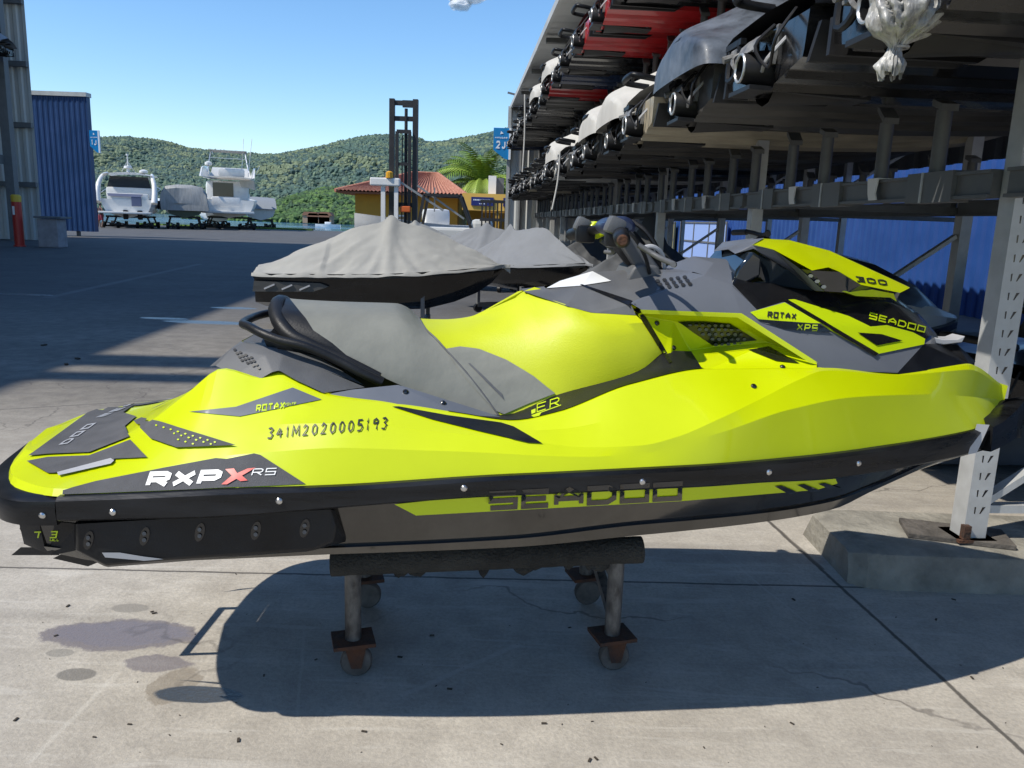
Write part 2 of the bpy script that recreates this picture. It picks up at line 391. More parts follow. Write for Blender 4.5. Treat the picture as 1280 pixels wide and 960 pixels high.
# ---- saddle
R0 = Row([(345, 378, 0), (352, 372, 0), (372, 374, 0), (430, 377, 0), (495, 379, 0), (511, 385, 0), (524, 398, 0), (545, 399, 0), (570, 399, 0), (600, 393, 0), (633, 381, 0), (655, 364, 0), (700, 351, 0), (740, 345, 0), (800, 345, 0)])
R1 = Row([(350, 384, .10), (374, 388, .12), (430, 392, .13), (495, 396, .13), (530, 411, .12), (562, 414, .12), (600, 407, .12), (635, 390, .09), (657, 367, .06), (709, 381, .19), (740, 391, .23), (795, 394, .25)])
R2 = Row([(358, 402, .17), (385, 411, .19), (430, 422, .21), (500, 437, .225), (557, 438, .21), (600, 436, .21), (650, 425, .22), (709, 420, .27), (760, 422, .295), (812, 415, .285)])
R3 = Row([(372, 423, .2), (420, 440, .23), (482, 473, .26), (557, 503, .29), (626, 520, .31), (695, 494, .31), (798, 464, .305), (829, 440, .29)])
R15 = lambda x: R1.at(x).lerp(R2.at(x), .5)+Vector((0, -.012, .006))
R25 = lambda x: R2.at(x).lerp(R3.at(x), .5)+Vector((0, -.006, .0))
RR = [R0, R1, R15, R2, R25, R3]
def rx_(row, px, py, b): return L3(px, py, b).x
def bound(pts):   # pts for R0,R1,R2,R3 -> xs for six rows
    a = [L3(*p).x for p in pts]; return [a[0], a[1], (a[1]+a[2])/2, a[2], (a[2]+a[3])/2, a[3]]
bd0 = bound([(346, 376, 0), (350, 384, .1), (358, 402, .17), (372, 422, .2)])
bd1 = bound([(362, 373, 0), (374, 388, .12), (392, 413, .19), (440, 448, .24)])
bd2 = bound([(524, 398, 0), (532, 411, .12), (558, 437, .21), (624, 519, .31)])
bd3 = [rx_(0, 668, 362, 0), L3(795, 394, .25).x, 0, L3(812, 415, .285).x, 0, L3(829, 440, .29).x]
bd3[2] = (bd3[1]+bd3[3])/2; bd3[4] = (bd3[3]+bd3[5])/2
def ev(f, x): return f.at(x) if isinstance(f, Row) else f(x)
def patch(a, b, n, off=0):
    P = []
    for f, xa, xb in zip(RR, a, b):
        row = []
        for i in range(n):
            x = xa+(xb-xa)*i/(n-1); p = ev(f, x); p = p.copy()
            if off: p += Vector((0, -off if p.y < -.01 else 0, off))
            row.append(p)
        P.append(row)
    return P
seat = surf('seat', patch(bd1, bd2, 30), MT['vinyl'], smooth=60)
surf('seat_border', patch(bd0, bd1, 6), MT['plastic'], smooth=60)
tank = surf('knee_panel', patch(bd2, bd3, 34), MT['limevinyl'], smooth=40)
bm = bmesh.new()
pt = [L3(350, 379, 0), L3(346, 388, .08), L3(350, 403, .15), L3(364, 420, .2), L3(390, 432, .225), L3(430, 449, .25), L3(475, 470, .27)]
pt = [Vector((p.x, -p.y, p.z)) for p in pt[::-1][:-1]]+pt
tube(bm, smooth_path(pt, 4), [.010+.016*math.sin(math.pi*i/48) for i in range(49)], 10)
link('seat_bolster', bm, MT['plastic'], seat, 60)
# seam piping
bm = bmesh.new()
for s in (1, -1):
    for bd in (bd2,):
        pts = [ev(f, x)+Vector((0, -.002, .001)) for f, x in zip(RR, bd)]
        tube(bm, smooth_path([Vector((p.x, p.y*s, p.z)) for p in pts], 4), .0028, 6)
link('seam', bm, MT['greymat'], seat, 60)
# back of the seat
bm = bmesh.new(); p = [ev(f, x) for f, x in zip(RR, bd0)]
poly(bm, p+[Vector((q.x, -q.y, q.z)) for q in p[::-1][:-1]]); link('seat_back', bm, MT['plastic'], seat, 0)
# footwell trim between saddle and gunwale (dark)
xa, xb = L3(560, 510, .4).x, L3(880, 462, .40).x
fx = [xa+(xb-xa)*i/30 for i in range(31)]
def T1(x):
    p = R3.at(x) if x <= R3.x[-1] else R3.at(R3.x[-1]); return Vector((x, p.y+.012, p.z+.002))
def T2(x): return T1(x).lerp(C_.at(x), .8)+Vector((0, 0, -.004))
def T3(x): return C_.at(x)+Vector((0, .006, .004))
surf('footwell_trim', rows_at([T1, T2, T3], fx), MT['plastic'], smooth=30)
# side trim strip and rear cowling
facets('side_trim', [[(407, 493, .345), (440, 487, .34), (499, 481, .35), (626, 521, .40), (575, 518.5, .425), (497, 505, .405), (420, 499, .37)]], MT['greyp'])
facets('rear_cowling', [
  [(269, 457, .20), (287, 437, .17), (331, 444, .245), (295, 469, .275)],
  [(287, 437, .17), (304, 428, .15), (345, 436, .215), (331, 444, .245)],
  [(331, 444, .245), (353, 445, .25), (340, 465, .30), (323, 475, .30), (295, 469, .275)],
  [(353, 445, .25), (404, 462, .27), (404, 491, .355), (370, 475, .325), (349, 463, .30)],
  [(340, 465, .30), (353, 445, .25), (349, 463, .30)],
  [(404, 462, .27), (456, 484, .30), (404, 491, .355)],
  [(345, 436, .215), (400, 446, .21), (456, 482, .28), (404, 462, .27), (353, 445, .25), (331, 444, .245)],
  [(304, 428, .15), (304, 426, .0), (345, 430, .0), (345, 436, .215)],
  [(269, 457, .20), (262, 458, .0), (300, 427, .0), (304, 428, .15), (287, 437, .17)],
 ], MT['greymat'], bev=.004)
bm = bmesh.new()   # dark box under the seat
for s in (1, -1):
    pl = [L3(x, y, .17) for x, y in ((330, 425), (352, 398), (420, 440), (500, 478), (500, 500), (400, 490), (345, 462))]
    poly(bm, [Vector((p.x, p.y*s, p.z)) for p in pl])
link('seat_base', bm, MT['plastic'], hero, 0)
bm = bmesh.new()
gp = [L3(478, 478, .30), L3(452, 466, .30), L3(425, 452, .285), L3(402, 441, .275), L3(378, 432, .265), L3(350, 425.5, .25), L3(328, 417, .225), L3(311, 408, .17), L3(304, 404, .08)]
gp = gp+[Vector((p.x, -p.y, p.z)) for p in gp[::-1]]
tube(bm, smooth_path(gp, 4), .013, 12)
link('grab_handle', bm, MT['plastic'], hero, 60)
# ---- console and hood
GP = MT['greyp']
facets('console', [
  [(655, 364.5, .055), (709, 381, .192), (740, 391, .232), (795, 394, .252), (785, 380, .235), (725, 358, .13), (683, 361, .04)],
  [(725, 358, .13), (785, 380, .235), (828, 362, .19), (828, 340, .09), (764, 352, .09)],
  [(740, 340, 0), (764, 352, .09), (828, 340, .09), (828, 334, 0)],
  [(655, 364, 0), (655, 364.5, .055), (683, 361, .04), (683, 361, 0)],
 ], MT['greymat'])
facets('console_highlight', [[(683, 360, .04), (725, 357, .13), (764, 351, .09), (740, 339, 0), (700, 351, 0)]], MT['white'], bev=.002)  # white facet stands in for a bright highlight on the console top
hood = facets('hood', [
  [(787, 378, .25), (880, 344, .17), (914, 356, .20), (947, 388, .255), (927, 393, .285), (805, 389, .28)],
  [(828, 362, .19), (787, 378, .25), (880, 344, .17), (862, 340, .13), (828, 352, .12)],
  [(828, 340, .09), (828, 362, .19), (862, 340, .10), (866, 320, .0), (828, 334, 0)],
  [(866, 320, 0), (862, 340, .10), (880, 344, .17), (914, 341, .13), (892, 328, .07)],
  [(892, 328, .07), (914, 341, .13), (925, 325, 0), (866, 320, 0)],
  [(880, 344, .17), (914, 356, .20), (914, 341, .13)],
  [(927, 393, .285), (947, 388, .255), (980, 377, .235), (1025, 405, .27)],
  [(927, 393, .285), (1025, 405, .27), (1092, 444, .27), (1021, 454, .33)],
  [(1021, 454, .33), (1092, 444, .27), (1122, 466, .27), (1023, 462, .355)],
  [(1092, 444, .27), (1155, 430, .14), (1122, 466, .27)],
  [(1025, 405, .27), (980, 377, .235), (1087, 408, .20), (1155, 424, .12), (1155, 430, .14), (1092, 444, .27)],
 ], GP, bev=.005)
nose = facets('nose', [
  [(947, 388, .255), (914, 356, .20), (950, 352, .14), (980, 377, .235)],
  [(914, 356, .20), (914, 341, .13), (950, 345, .0), (950, 352, .14)],
  [(980, 377, .235), (950, 352, .14), (1025, 364, .15), (1087, 408, .20)],
  [(1087, 408, .20), (1025, 364, .15), (1110, 377, .10), (1155, 424, .12)],
  [(1155, 424, .12), (1110, 377, .10), (1150, 392, .0), (1172, 418, .0)],
  [(1025, 364, .15), (950, 352, .14), (950, 345, 0), (1060, 358, 0)],
  [(1110, 377, .10), (1025, 364, .15), (1060, 358, 0), (1115, 368, 0), (1150, 392, 0)],
  [(1155, 430, .14), (1155, 424, .12), (1172, 418, 0), (1176, 430, 0)],
 ], MT['black'], bev=.006)
facets('nose_duct', [
  [(1122, 466, .27), (1155, 430, .14), (1176, 430, 0), (1197, 430, 0), (1211, 455, .08)],
  [(1122, 466, .27), (1211, 455, .08), (1209, 459, .1), (1126, 469, .26)],
  [(1197, 430, 0), (1220, 452, .0), (1211, 455, .08)],
 ], MT['plastic'])
slab('bow_eye', [(1166, 421), (1178, 424), (1197, 424), (1207, 420), (1203, 428), (1180, 431), (1168, 429)], .035, -.035, MT['silver'], bev=.003)
cowl = facets('headlight_cowl', [
  [(940, 306, .13), (952, 299, .03), (987, 301, .03), (985, 307, .12), (967, 312, .19)],
  [(967, 312, .19), (985, 307, .12), (1037, 334, .19), (1015, 338, .245)],
  [(985, 307, .12), (987, 301, .03), (1037, 314, .03), (1095, 340, .05), (1075, 355, .18), (1050, 340, .205), (1037, 334, .19)],
  [(1075, 355, .18), (1095, 340, .05), (1137, 360, .02), (1125, 366, .07)],
  [(952, 299, .03), (952, 298, 0), (987, 300, 0), (987, 301, .03)],
  [(987, 301, .03), (987, 300, 0), (1037, 313, 0), (1037, 314, .03)],
  [(1037, 314, .03), (1037, 313, 0), (1137, 359, 0), (1137, 360, .02), (1095, 340, .05)],
 ], MT['lime'], bev=.004)
facets('cowl_frame', [
  [(920, 316, .10), (940, 306, .13), (967, 312, .19), (1000, 336, .245), (1030, 364, .21), (1018, 364, .19), (985, 336, .205), (948, 316, .135)],
  [(940, 306, .13), (920, 316, .10), (915, 310, 0), (940, 299, 0), (952, 299, .03)],
 ], GP)
facets('headlight', [
  [(1000, 336, .24), (1015, 338, .24), (1050, 340, .2), (1075, 356, .175), (1060, 366, .17), (1030, 364, .2)],
  [(948, 317, .13), (985, 337, .20), (1018, 364, .185), (1060, 368, .15), (960, 356, .13), (945, 340, .12)],
  [(1060, 366, .17), (1075, 356, .175), (1125, 366, .07), (1120, 376, .05)],
 ], MT['glass'])
slab('windscreen', [(915, 358), (921, 337), (941, 314), (953, 322), (951, 345), (930, 356)], .155, -.155, MT['glass'], bev=.008)
facets('fin', [[(1052, 364, .18), (1080, 360, .15), (1117, 367, .10), (1121, 377, .085), (1113, 372, .095), (1090, 371, .13), (1070, 370, .16)]], MT['lime'], bev=0)
sv = facets('side_vent_panel', [
  [(797, 393, .262), (805, 389, .28), (927, 393, .285), (935, 412, .225), (842, 402, .225)],
  [(797, 393, .262), (842, 402, .225), (862, 438, .205), (838, 454, .31), (829, 440, .292)],
  [(842, 402, .225), (935, 412, .225), (960, 428, .225), (890, 434, .195), (862, 438, .205)],
  [(862, 438, .205), (890, 434, .195), (960, 428, .225), (1021, 454, .33), (1021, 461.5, .36), (886, 462.5, .40), (838, 454, .31)],
  [(927, 393, .285), (1021, 454, .33), (960, 428, .225), (935, 412, .225)],
 ], MT['lime'], bev=.003)
# ---- evaluate and gather surfaces for lettering
bpy.context.view_layer.update()
def bvh(objs):
    dg = bpy.context.evaluated_depsgraph_get(); vs = []; fs = []
    for o in objs:
        e = o.evaluated_get(dg); me = e.to_mesh(); k = len(vs)
        vs += [v.co.copy() for v in me.vertices]; me.calc_loop_triangles(); fs += [[k+i for i in p.vertices] for p in me.loop_triangles]
        e.to_mesh_clear()
    return BVHTree.FromPolygons(vs, fs)
BV = bvh(HOBJ)
def hit(px, py, B=None):
    loc, nrm, i, d = (B or BV).ray_cast(camL, dl(px, py).normalized())
    if loc is None: return None, None
    if nrm.dot(camL-loc) < 0: nrm = -nrm
    return loc, nrm
def decal(name, polys, m, off=.003, step=6, mirror=True, parent=None, raw=False, on=None, maxe=.12):
    """polys in photo pixels laid onto the body surface; raw = list of quads, cut into short pieces"""
    bm = bmesh.new(); B = bvh(on) if on else BV
    for q, pl in enumerate(polys):
        k = off+.00012*(q % 4)
        if raw:
            if len(pl) == 4:
                a, b_, c, d = [Vector(p) for p in pl]; n = max(1, int((a-b_).length/5)); cells = []
                for i in range(n): cells.append([a.lerp(b_, i/n), a.lerp(b_, (i+1)/n), d.lerp(c, (i+1)/n), d.lerp(c, i/n)])
            else: cells = [[Vector(p) for p in pl]]
            tris = []
            for ce in cells:
                P = []
                for p in ce:
                    l, n_ = hit(p.x, p.y, B); P.append(None if l is None else l+n_*k)
                tris.append(P)
        else:
            pts = [Vector(p) for p in pl]; bnd = []
            for i in range(len(pts)):
                a = pts[i]; b = pts[(i+1) % len(pts)]; n = max(1, int((b-a).length/step))
                for j in range(n): bnd.append(a.lerp(b, j/n))
            xs = [p.x for p in bnd]; ys = [p.y for p in bnd]; inn = []
            def inside(x, y):
                c = False
                for i in range(len(bnd)):
                    a = bnd[i]; b = bnd[i-1]
                    if (a.y > y) != (b.y > y) and x < (b.x-a.x)*(y-a.y)/(b.y-a.y)+a.x: c = not c
                return c
            X = min(xs)+step/2
            while X < max(xs):
                Y = min(ys)+step/4
                while Y < max(ys):
                    if inside(X, Y) and min((Vector((X, Y))-p).length for p in bnd) > step*.3: inn.append(Vector((X, Y)))
                    Y += step*.55
                X += step
            nb = len(bnd)
            r = delaunay_2d_cdt(bnd+inn, [], [list(range(nb))], 1, 1e-4)
            P = []
            for v in r[0]:
                l, n = hit(v.x, v.y, B); P.append(None if l is None else l+n*k)
            tris = [[P[i] for i in f] for f in r[2]]
        for t in tris:
            if any(p is None for p in t) or max((t[i]-t[i-1]).length for i in range(len(t))) > maxe: continue
            for s in ((1, -1) if mirror else (1,)):
                vs = [bm.verts.new((p.x, p.y*s, p.z)) for p in t]; bm.faces.new(vs if s > 0 else vs[::-1])
    bmesh.ops.remove_doubles(bm, verts=bm.verts, dist=1e-5)
    return link(name, bm, m, parent or hero, 60)
def lettering(name, s, o, ex, ey, m, th=.2, asp=.75, gap=.25, font=GL, off=.002, mirror=False, parent=None, on=None, only=False):
    o = Vector(o); ex = Vector(ex); ey = Vector(ey); P = []
    for q in text_quads(s, th, asp, gap, font):
        P.append([tuple(o+ex*a+ey*b) for a, b in q[:4]])
    if only: on = [parent]+on
    elif parent is not None: on = [parent]+(on or HOBJ)
    elif on is not None: on = on+HOBJ
    return decal(name, P, m, off, raw=True, mirror=mirror, parent=parent, on=on)
# ---- mats, graphics
mt = decal('deck_mat', [
  [(36, 571), (110, 517), (150, 502), (190, 495), (224, 486), (208, 497), (170, 506), (154, 517), (171, 522), (157, 534), (163, 547), (112, 567), (60, 569), (40, 571)]], MT['matfoam'], off=.005, maxe=.4, mirror=False)
decal('deck_mat', [[(34, 578), (60, 573), (112, 571), (164, 551), (185, 573), (144, 575), (143, 579), (68, 593), (60, 593)]], MT['matfoam'], off=.005, maxe=.4)
decal('step_grip', [[(72, 593), (140, 575), (144, 578), (140, 582), (74, 597)]], MT['silver'], off=.007)
lettering('deck_lettering', 'DOO', (73, 557), (36, -26), (12, -2), MT['silver'], .22, .8, .3, parent=mt)
lettering('deck_lettering', 'SEA', (118, 523), (46, -19), (12, -2), MT['silver'], .22, .8, .3, parent=mt)
nm = decal('name_panel', [[(78, 619), (79, 613), (120, 602), (205, 585), (270, 573), (284, 574), (318, 567), (326, 569), (382, 605), (230, 613)]], MT['matfoam'], off=.0022)
lettering('model_lettering', 'RXP', (181, 610), (92, -3), (7, -20), MT['white'], .3, 1.2, .18, parent=nm)
decal('red_cross_mark', [[(277, 606), (284, 606), (296, 599), (301, 602), (310, 601), (303, 595), (320, 585), (310, 586), (297, 592), (293, 586), (282, 587), (290, 595)]], MT['red'], off=.003, parent=nm, mirror=False, on=[nm])
lettering('trim_lettering', 'RS', (314, 595), (30, -1), (3, -9), MT['white'], .14, 1.2, .3, parent=nm)
decal('side_grille', [[(168, 528), (178, 524), (200, 528), (296, 558), (222, 561), (190, 550)]], MT['matfoam'], off=.007)
eg = decal('engine_panel', [[(237, 515), (295, 509), (366, 485), (402, 500), (300, 521)]], MT['greyp'], off=.0022)
lettering('engine_lettering', 'ROTAX', (320, 515.5), (36, -4), (1, -9), MT['limedecal'], .24, .8, .2, parent=eg)
lettering('engine_lettering', 'POWER', (356, 508), (14, -1.5), (.5, -3.4), MT['limedecal'], .2, .8, .3, parent=eg)
decal('strake', [[(490, 509), (499, 509), (560, 520), (626, 529), (642, 534), (678, 555), (660, 554), (600, 540), (540, 525)]], MT['plastic'], off=.003)
decal('wedge_panel', [[(557, 437), (575, 434), (600, 437), (633, 450), (667, 470), (694, 492), (660, 505), (630, 518), (618, 513), (594, 487), (572, 460)]], MT['vinyl'], off=.004, parent=tank, on=[tank, seat])
rg = lettering('registration_number', '341M2020005193', (334, 550), (150, -13), (1.5, -15), MT['ink'], .13, .62, .3, font=HAND, off=.003)
lettering('lock_badge', 'ER', (671, 516.5), (28, -9), (.5, -11), MT['limedecal'], .12, 1.2, .5)
decal('lock_badge', [[(665, 515), (670, 513), (670, 518), (665, 520)], [(665, 521.5), (702, 508), (702, 509), (665, 522.7)]], MT['limedecal'], off=.006, mirror=False)
rp_ = decal('rotax_panel', [[(937, 391), (980, 379), (1025, 405), (947, 399)]], MT['limedecal'], off=.004)
lettering('rotax_lettering', 'ROTAX', (958.5, 397.5), (36, 2.5), (1, -8), MT['ink'], .26, .8, .22, on=[rp_])
op_ = decal('oil_panel', [[(946, 400), (1024, 406), (1040, 416), (980, 411)]], MT['black'], off=.004)
lettering('oil_lettering', 'XPS', (995, 413), (26, 1.5), (1.5, -8.5), MT['limedecal'], .2, .9, .3, on=[op_])
nstr = decal('nose_stripe', [[(982, 376), (992, 375), (1060, 396), (1087, 409), (1107, 407), (1140, 416), (1155, 424), (1154, 431), (1092, 444), (1040, 415)]], MT['limedecal'], off=.004)
decal('nose_intake', [[(1070, 417), (1100, 419), (1126, 427), (1094, 433)]], MT['black'], off=.007)
lettering('nose_lettering', 'SEADOO', (1085, 398.5), (70, 18), (2, -8), MT['limedecal'], .2, 1.3, .3, on=[nstr], off=.002)
lettering('power_lettering', '300', (1070, 352.5), (39, 5), (-2, -7), MT['ink'], .24, 1.1, .35, on=[cowl], off=.002)
facets('hood_edge_stripe', [[(800, 387, .287), (927, 391.5, .298), (922, 397, .298), (803, 392, .283)], [(927, 391.5, .298), (1022, 453, .342), (1013, 454, .342), (922, 397, .298)]], MT['lime'], bev=0)
v1 = decal('side_vent', [[(847, 401), (880, 401), (913, 404), (946, 425), (890, 431), (866, 415)]], MT['black'], off=.003)
decal('side_vent', [[(935, 438), (961, 434), (999, 455), (970, 452)]], MT['black'], off=.003)
def hexes(name, pts, r, m, off, par=None):
    decal(name, [[(x+r*math.cos(k*math.pi/3), y+r*.75*math.sin(k*math.pi/3)) for k in range(6)] for x, y in pts], m, off, raw=True, parent=par)
hexes('vent_mesh', [(862+8*i+4*(j % 2), 405+6*j) for j in range(5) for i in range(9) if 858+j*7 < 862+8*i < 912+j*9], 2.6, MT['greymat'], .006, v1)
hexes('hood_vent', [(822+8.5*i+3*j, 352-1.2*i+4.2*j) for j in range(3) for i in range(5)], 3.0, MT['ink'], .003)
hexes('cowling_vent', [(294+7*i+3*j, 438+3.2*i+4.4*j) for j in range(4) for i in range(4)], 2.2, MT['ink'], .003)
hexes('cowl_slot', [(997+8*i, 330+7*i) for i in range(5)], 3.2, MT['silver'], .003)
hexes('grille_mesh', [(180+9*i+4*(j % 2), 529+2.6*i+5*j) for j in range(4) for i in range(11) if 529+2.6*i+5*j < 559 and (180+9*i) > 196+j*12], 1.5, MT['limedecal'], .009)
decal('panel_gap', [[(724, 356.5), (727, 356.5), (790, 377), (803, 391), (840, 453), (836, 455), (797, 394), (783, 381)]], MT['black'], off=.004)
decal('panel_gap', [[(978, 376), (982, 375.5), (1096, 443), (1092, 446)]], MT['black'], off=.007)
decal('seat_stripe', [[(585, 455), (588, 455), (627, 492), (630, 500), (624, 494)]], MT['greymat'], off=.007, parent=seat)
hs = decal('hull_stripe', [[(493, 629), (560, 622), (900, 603), (1043, 596), (1046, 603), (1020, 611), (850, 625), (520, 643)]], MT['limedecal'], off=.004, on=[hull])
lettering('hull_lettering', 'SEADOO', (610, 638), (242, -13), (1, -24), MT['hullblk'], .26, 1.45, .2, parent=hs, mirror=False)
decal('hull_stripe_bar', [[(x, 607-(x-968)*.06), (x+9, 606-(x-968)*.06), (x+30, 615-(x-968)*.09), (x+18, 617-(x-968)*.09)] for x in (968, 996, 1022)], MT['hullblk'], off=.003, parent=hs, on=[hs, hull])
# sponson: bolted side plate
spn = facets('sponson', [
  [(96, 655, .545), (415, 643, .56), (420, 657, .56), (414, 676, .55), (390, 688, .545), (210, 700, .54), (133, 707, .535), (96, 688, .54)],
  [(96, 655, .545), (96, 688, .54), (90, 686, .46), (90, 655, .46)],
  [(96, 688, .54), (133, 707, .535), (210, 700, .54), (390, 688, .545), (380, 690, .45), (133, 709, .44), (90, 688, .46)],
  [(415, 643, .56), (436, 642, .47), (436, 676, .47), (420, 657, .56)],
  [(414, 676, .55), (420, 657, .56), (436, 676, .47), (390, 688, .545)],
 ], MT['plastic'], bev=.006)
BV = bvh([spn])
def oval(cx, cy, rx, ry, n=12, tilt=0): return [(cx+rx*math.cos(a)*math.cos(tilt)-ry*math.sin(a)*math.sin(tilt), cy+rx*math.cos(a)*math.sin(tilt)+ry*math.sin(a)*math.cos(tilt)) for a in [2*math.pi*k/n for k in range(n)]]
for (x, y) in ((111, 675), (181, 670), (250, 665), (320, 663), (381, 660)):
    decal('bolt_recess', [oval(x, y, 6, 12, 14, .25)], MT['black'], .002, parent=spn)
    decal('bolt', [oval(x, y-4, 2.6, 2.6), oval(x, y+4, 2.6, 2.6)], MT['greymat'], .005, raw=True, parent=spn)
decal('drain_light', [[(128, 690), (150, 690), (180, 695), (205, 698), (180, 700), (132, 696)]], MT['silver'], .003, parent=spn)
facets('ride_plate', [[(14, 694, .30), (26, 684, .32), (76, 684, .34), (74, 694, .34)], [(66, 698, .40), (90, 686, .42), (130, 700, .42), (110, 708, .40)]], MT['plastic'], bev=0)
facets('stern_panel', [[(24, 655, .44), (70, 652, .50), (96, 655, .50), (96, 688, .50), (66, 690, .47), (30, 680, .42)]], MT['plastic'], bev=.003)
BV = bvh([o for o in hero.children if o.name.startswith(('stern_panel', 'rub_rail', 'stern_bumper', 'side_trim', 'side_vent_panel', 'deck', 'hood'))])
lettering('hull_badge', 'T3', (41, 673), (30, -1), (2, -9), MT['limedecal'], .18, 1.2, .2)
lettering('hull_badge', 'HULL', (60, 675.8), (14, 0), (.3, -3.4), MT['limedecal'], .2, .8, .3)
def bolt(px, py, r, m):
    l, n = hit(px, py)
    if l is None: return
    bm = bmesh.new()
    for s in (1, -1):
        p = Vector((l.x, l.y*s, l.z)); nn = Vector((n.x, n.y*s, n.z))
        tube(bm, [p-nn*.002, p+nn*.003, p+nn*.006], [r, r, r*.6], 12)
    link('screw', bm, m, hero, 40)
for x, y in ((53, 644), (141, 640), (349, 626), (580, 610), (803, 602), (961, 590), (1073, 579)): bolt(x, y, .0085, MT['steel'])
for x, y in ((507, 490), (554, 504), (821, 404), (842, 435), (978, 459), (942, 483)): bolt(x, y, .008, MT['black'])
# ---- handlebar
PL = MT['plastic']
bm = bmesh.new()
st = [L3(812, 345, 0), L3(800, 325, 0), L3(780, 300, 0), L3(765, 285, 0)]
tube(bm, smooth_path(st, 4), [.055]*4+[.045]*5+[.035]*4, 12); link('steering_column', bm, PL, hero, 50)
hb = bmesh.new(); pts = [L3(762, 283, -.04), L3(772, 286, .10), L3(775, 292, .24), L3(778, 300, .40)]
pts = [L3(775, 284, 0)]+pts[1:]; full = [Vector((p.x, -p.y, p.z)) for p in pts[::-1][:-1]]+pts
tube(hb, smooth_path(full, 4), .015, 10); hbo = link('handlebar', hb, PL, hero, 50)
slab('handlebar_pad', [(752, 283), (762, 273), (783, 269), (796, 278), (796, 290), (782, 297), (762, 294)], .075, -.075, mat('blue_black_pad', (.02, .03, .07), .35), bev=.015)
for s in (1, -1):
    a = Vector((pts[2].x, pts[2].y*s, pts[2].z)); b = Vector((pts[3].x, pts[3].y*s, pts[3].z))
    bm = bmesh.new(); d = (b-a).normalized()
    tube(bm, [a+(b-a)*.15, a+(b-a)*.2, b, b+d*.012], [.018, .023, .022, .016], 14); g = link('grip', bm, MT['plastic'], hbo, 50)
    bm = bmesh.new(); tube(bm, [b+d*.012, b+d*.017], [.016, .012], 14); link('bar_end', bm, MT['rust'], g, 50)
    # switch housing, mirror wedge and levers
    bm = bmesh.new(); box(bm, a+Vector((-.01, 0, -.01)), (.065, .06, .06), bev=.014); link('switch_housing', bm, PL, hbo, 50)
    bm = bmesh.new(); c = a+Vector((.05, -.02*s, -.03))
    tube(bm, smooth_path([c, c+Vector((.05, -.03*s, -.03)), c+Vector((.07, -.12*s, -.045)), c+Vector((.055, -.17*s, -.045))], 4), .008, 8); link('lever', bm, MT['greymat'], hbo, 50)
    bm = bmesh.new()
    c = a+Vector((-.02, -.015*s, .02)); box(bm, c, (.05, .06, .05), Matrix.Rotation(.4, 3, 'Y'), bev=.012); link('lever_cap', bm, MT['greymat'], hbo, 50)
slab('hand_guard', [(727, 287), (738, 276), (752, 280), (758, 290), (742, 298), (730, 298)], -.30, -.22, MT['lime'], bev=.006)
slab('riser_bracket', [(770, 296), (790, 288), (812, 318), (826, 336), (805, 342), (792, 330)], .075, .03, MT['greymat'], mirror=True, bev=.006)
slab('column_cover', [(783, 352), (792, 334), (800, 330), (822, 332), (830, 345), (815, 353)], .10, -.10, MT['greymat'], bev=.008)
bm = bmesh.new(); tube(bm, smooth_path([L3(797, 312, .05), L3(815, 308, .06), L3(828, 318, .05), L3(830, 335, .03)], 5), .007, 7)
link('throttle_cable', bm, MT['silver'], hero, 50)
bm = bmesh.new(); tube(bm, smooth_path([L3(772, 282, .12), L3(792, 296, .14), L3(806, 320, .12), L3(812, 342, .10)], 5), .006, 7); link('control_cable', bm, MT['plastic'], hero, 50)
bm = bmesh.new(); tube(bm, smooth_path([L3(790, 276, -.05), L3(808, 290, -.02), L3(822, 312, .0), L3(826, 332, .02)], 5), .008, 7); link('control_cable', bm, MT['plastic'], hero, 50)
bm = bmesh.new(); xs0 = x0+.13
tube(bm, [(xs0-.14, -.16, .50), (xs0-.10, .16, .50), (xs0+.16, .16, .53), (xs0+.12, -.16, .53)], .014, 8, closed=True)
tube(bm, [(xs0-.03, -.16, .51), (xs0-.01, .16, .51)], .011, 8); tube(bm, [(xs0+.06, -.16, .52), (xs0+.08, .16, .52)], .011, 8)
tube(bm, [(xs0+.1, -.1, .53), (xs0+.16, -.1, .62)], .014, 8); tube(bm, [(xs0+.1, .1, .53), (xs0+.16, .1, .62)], .014, 8)
link('boarding_step', bm, MT['plastic'], hero, 50)
# ------------------------------------------------------------------ trolley
tro = thing('boat_trolley', 'rusty four wheeled trolley with carpeted pipe rails under the lime jet ski', 'trolley', (0, YA, 0), YAW)
def leg_assembly(pxt, pyt, pxb, pyb, b, z0=.10):
    top = L3(pxt, pyt, b); bot = Vector((top.x, top.y, z0+.03))
    bm = bmesh.new(); tube(bm, [bot, top], .026, 14); link('leg', bm, MT['pole'], tro, 50)
    bm = bmesh.new(); box(bm, bot+Vector((0, 0, -.006)), (.13, .11, .012), .2); pl = link('caster_plate', bm, MT['rust'], tro, 0)
    bm = bmesh.new(); c = bot+Vector((.01, 0, -.08))
    for s in (1, -1):
        pr = [c+Vector((-.035, .026*s, .068)), c+Vector((.035, .026*s, .068)), c+Vector((.018, .026*s, -.012)), c+Vector((-.014, .026*s, -.012))]
        prism(bm, pr, (0, .004*s, 0))
    box(bm, c+Vector((0, 0, .070)), (.07, .058, .008)); link('caster_fork', bm, MT['rust'], tro, 0)
    bm = bmesh.new(); lathe(bm, [(.0, -.02), (.018, -.02), (.02, -.016), (.045, -.016), (.05, -.010), (.05, .010), (.045, .016), (.02, .016), (.018, .02), (0, .02)], Vector((c.x, c.y, .052)), 'Y', 22)
    wh = link('caster_wheel', bm, MT['wheel'], tro, 40)
    return top, bot
bN, bF = .17, -.29
zN = L3(440, 702, bN).z
t1, b1 = leg_assembly(441, 712, 443, 810, bN); t2, b2 = leg_assembly(771, 700, 768, 800, bN)
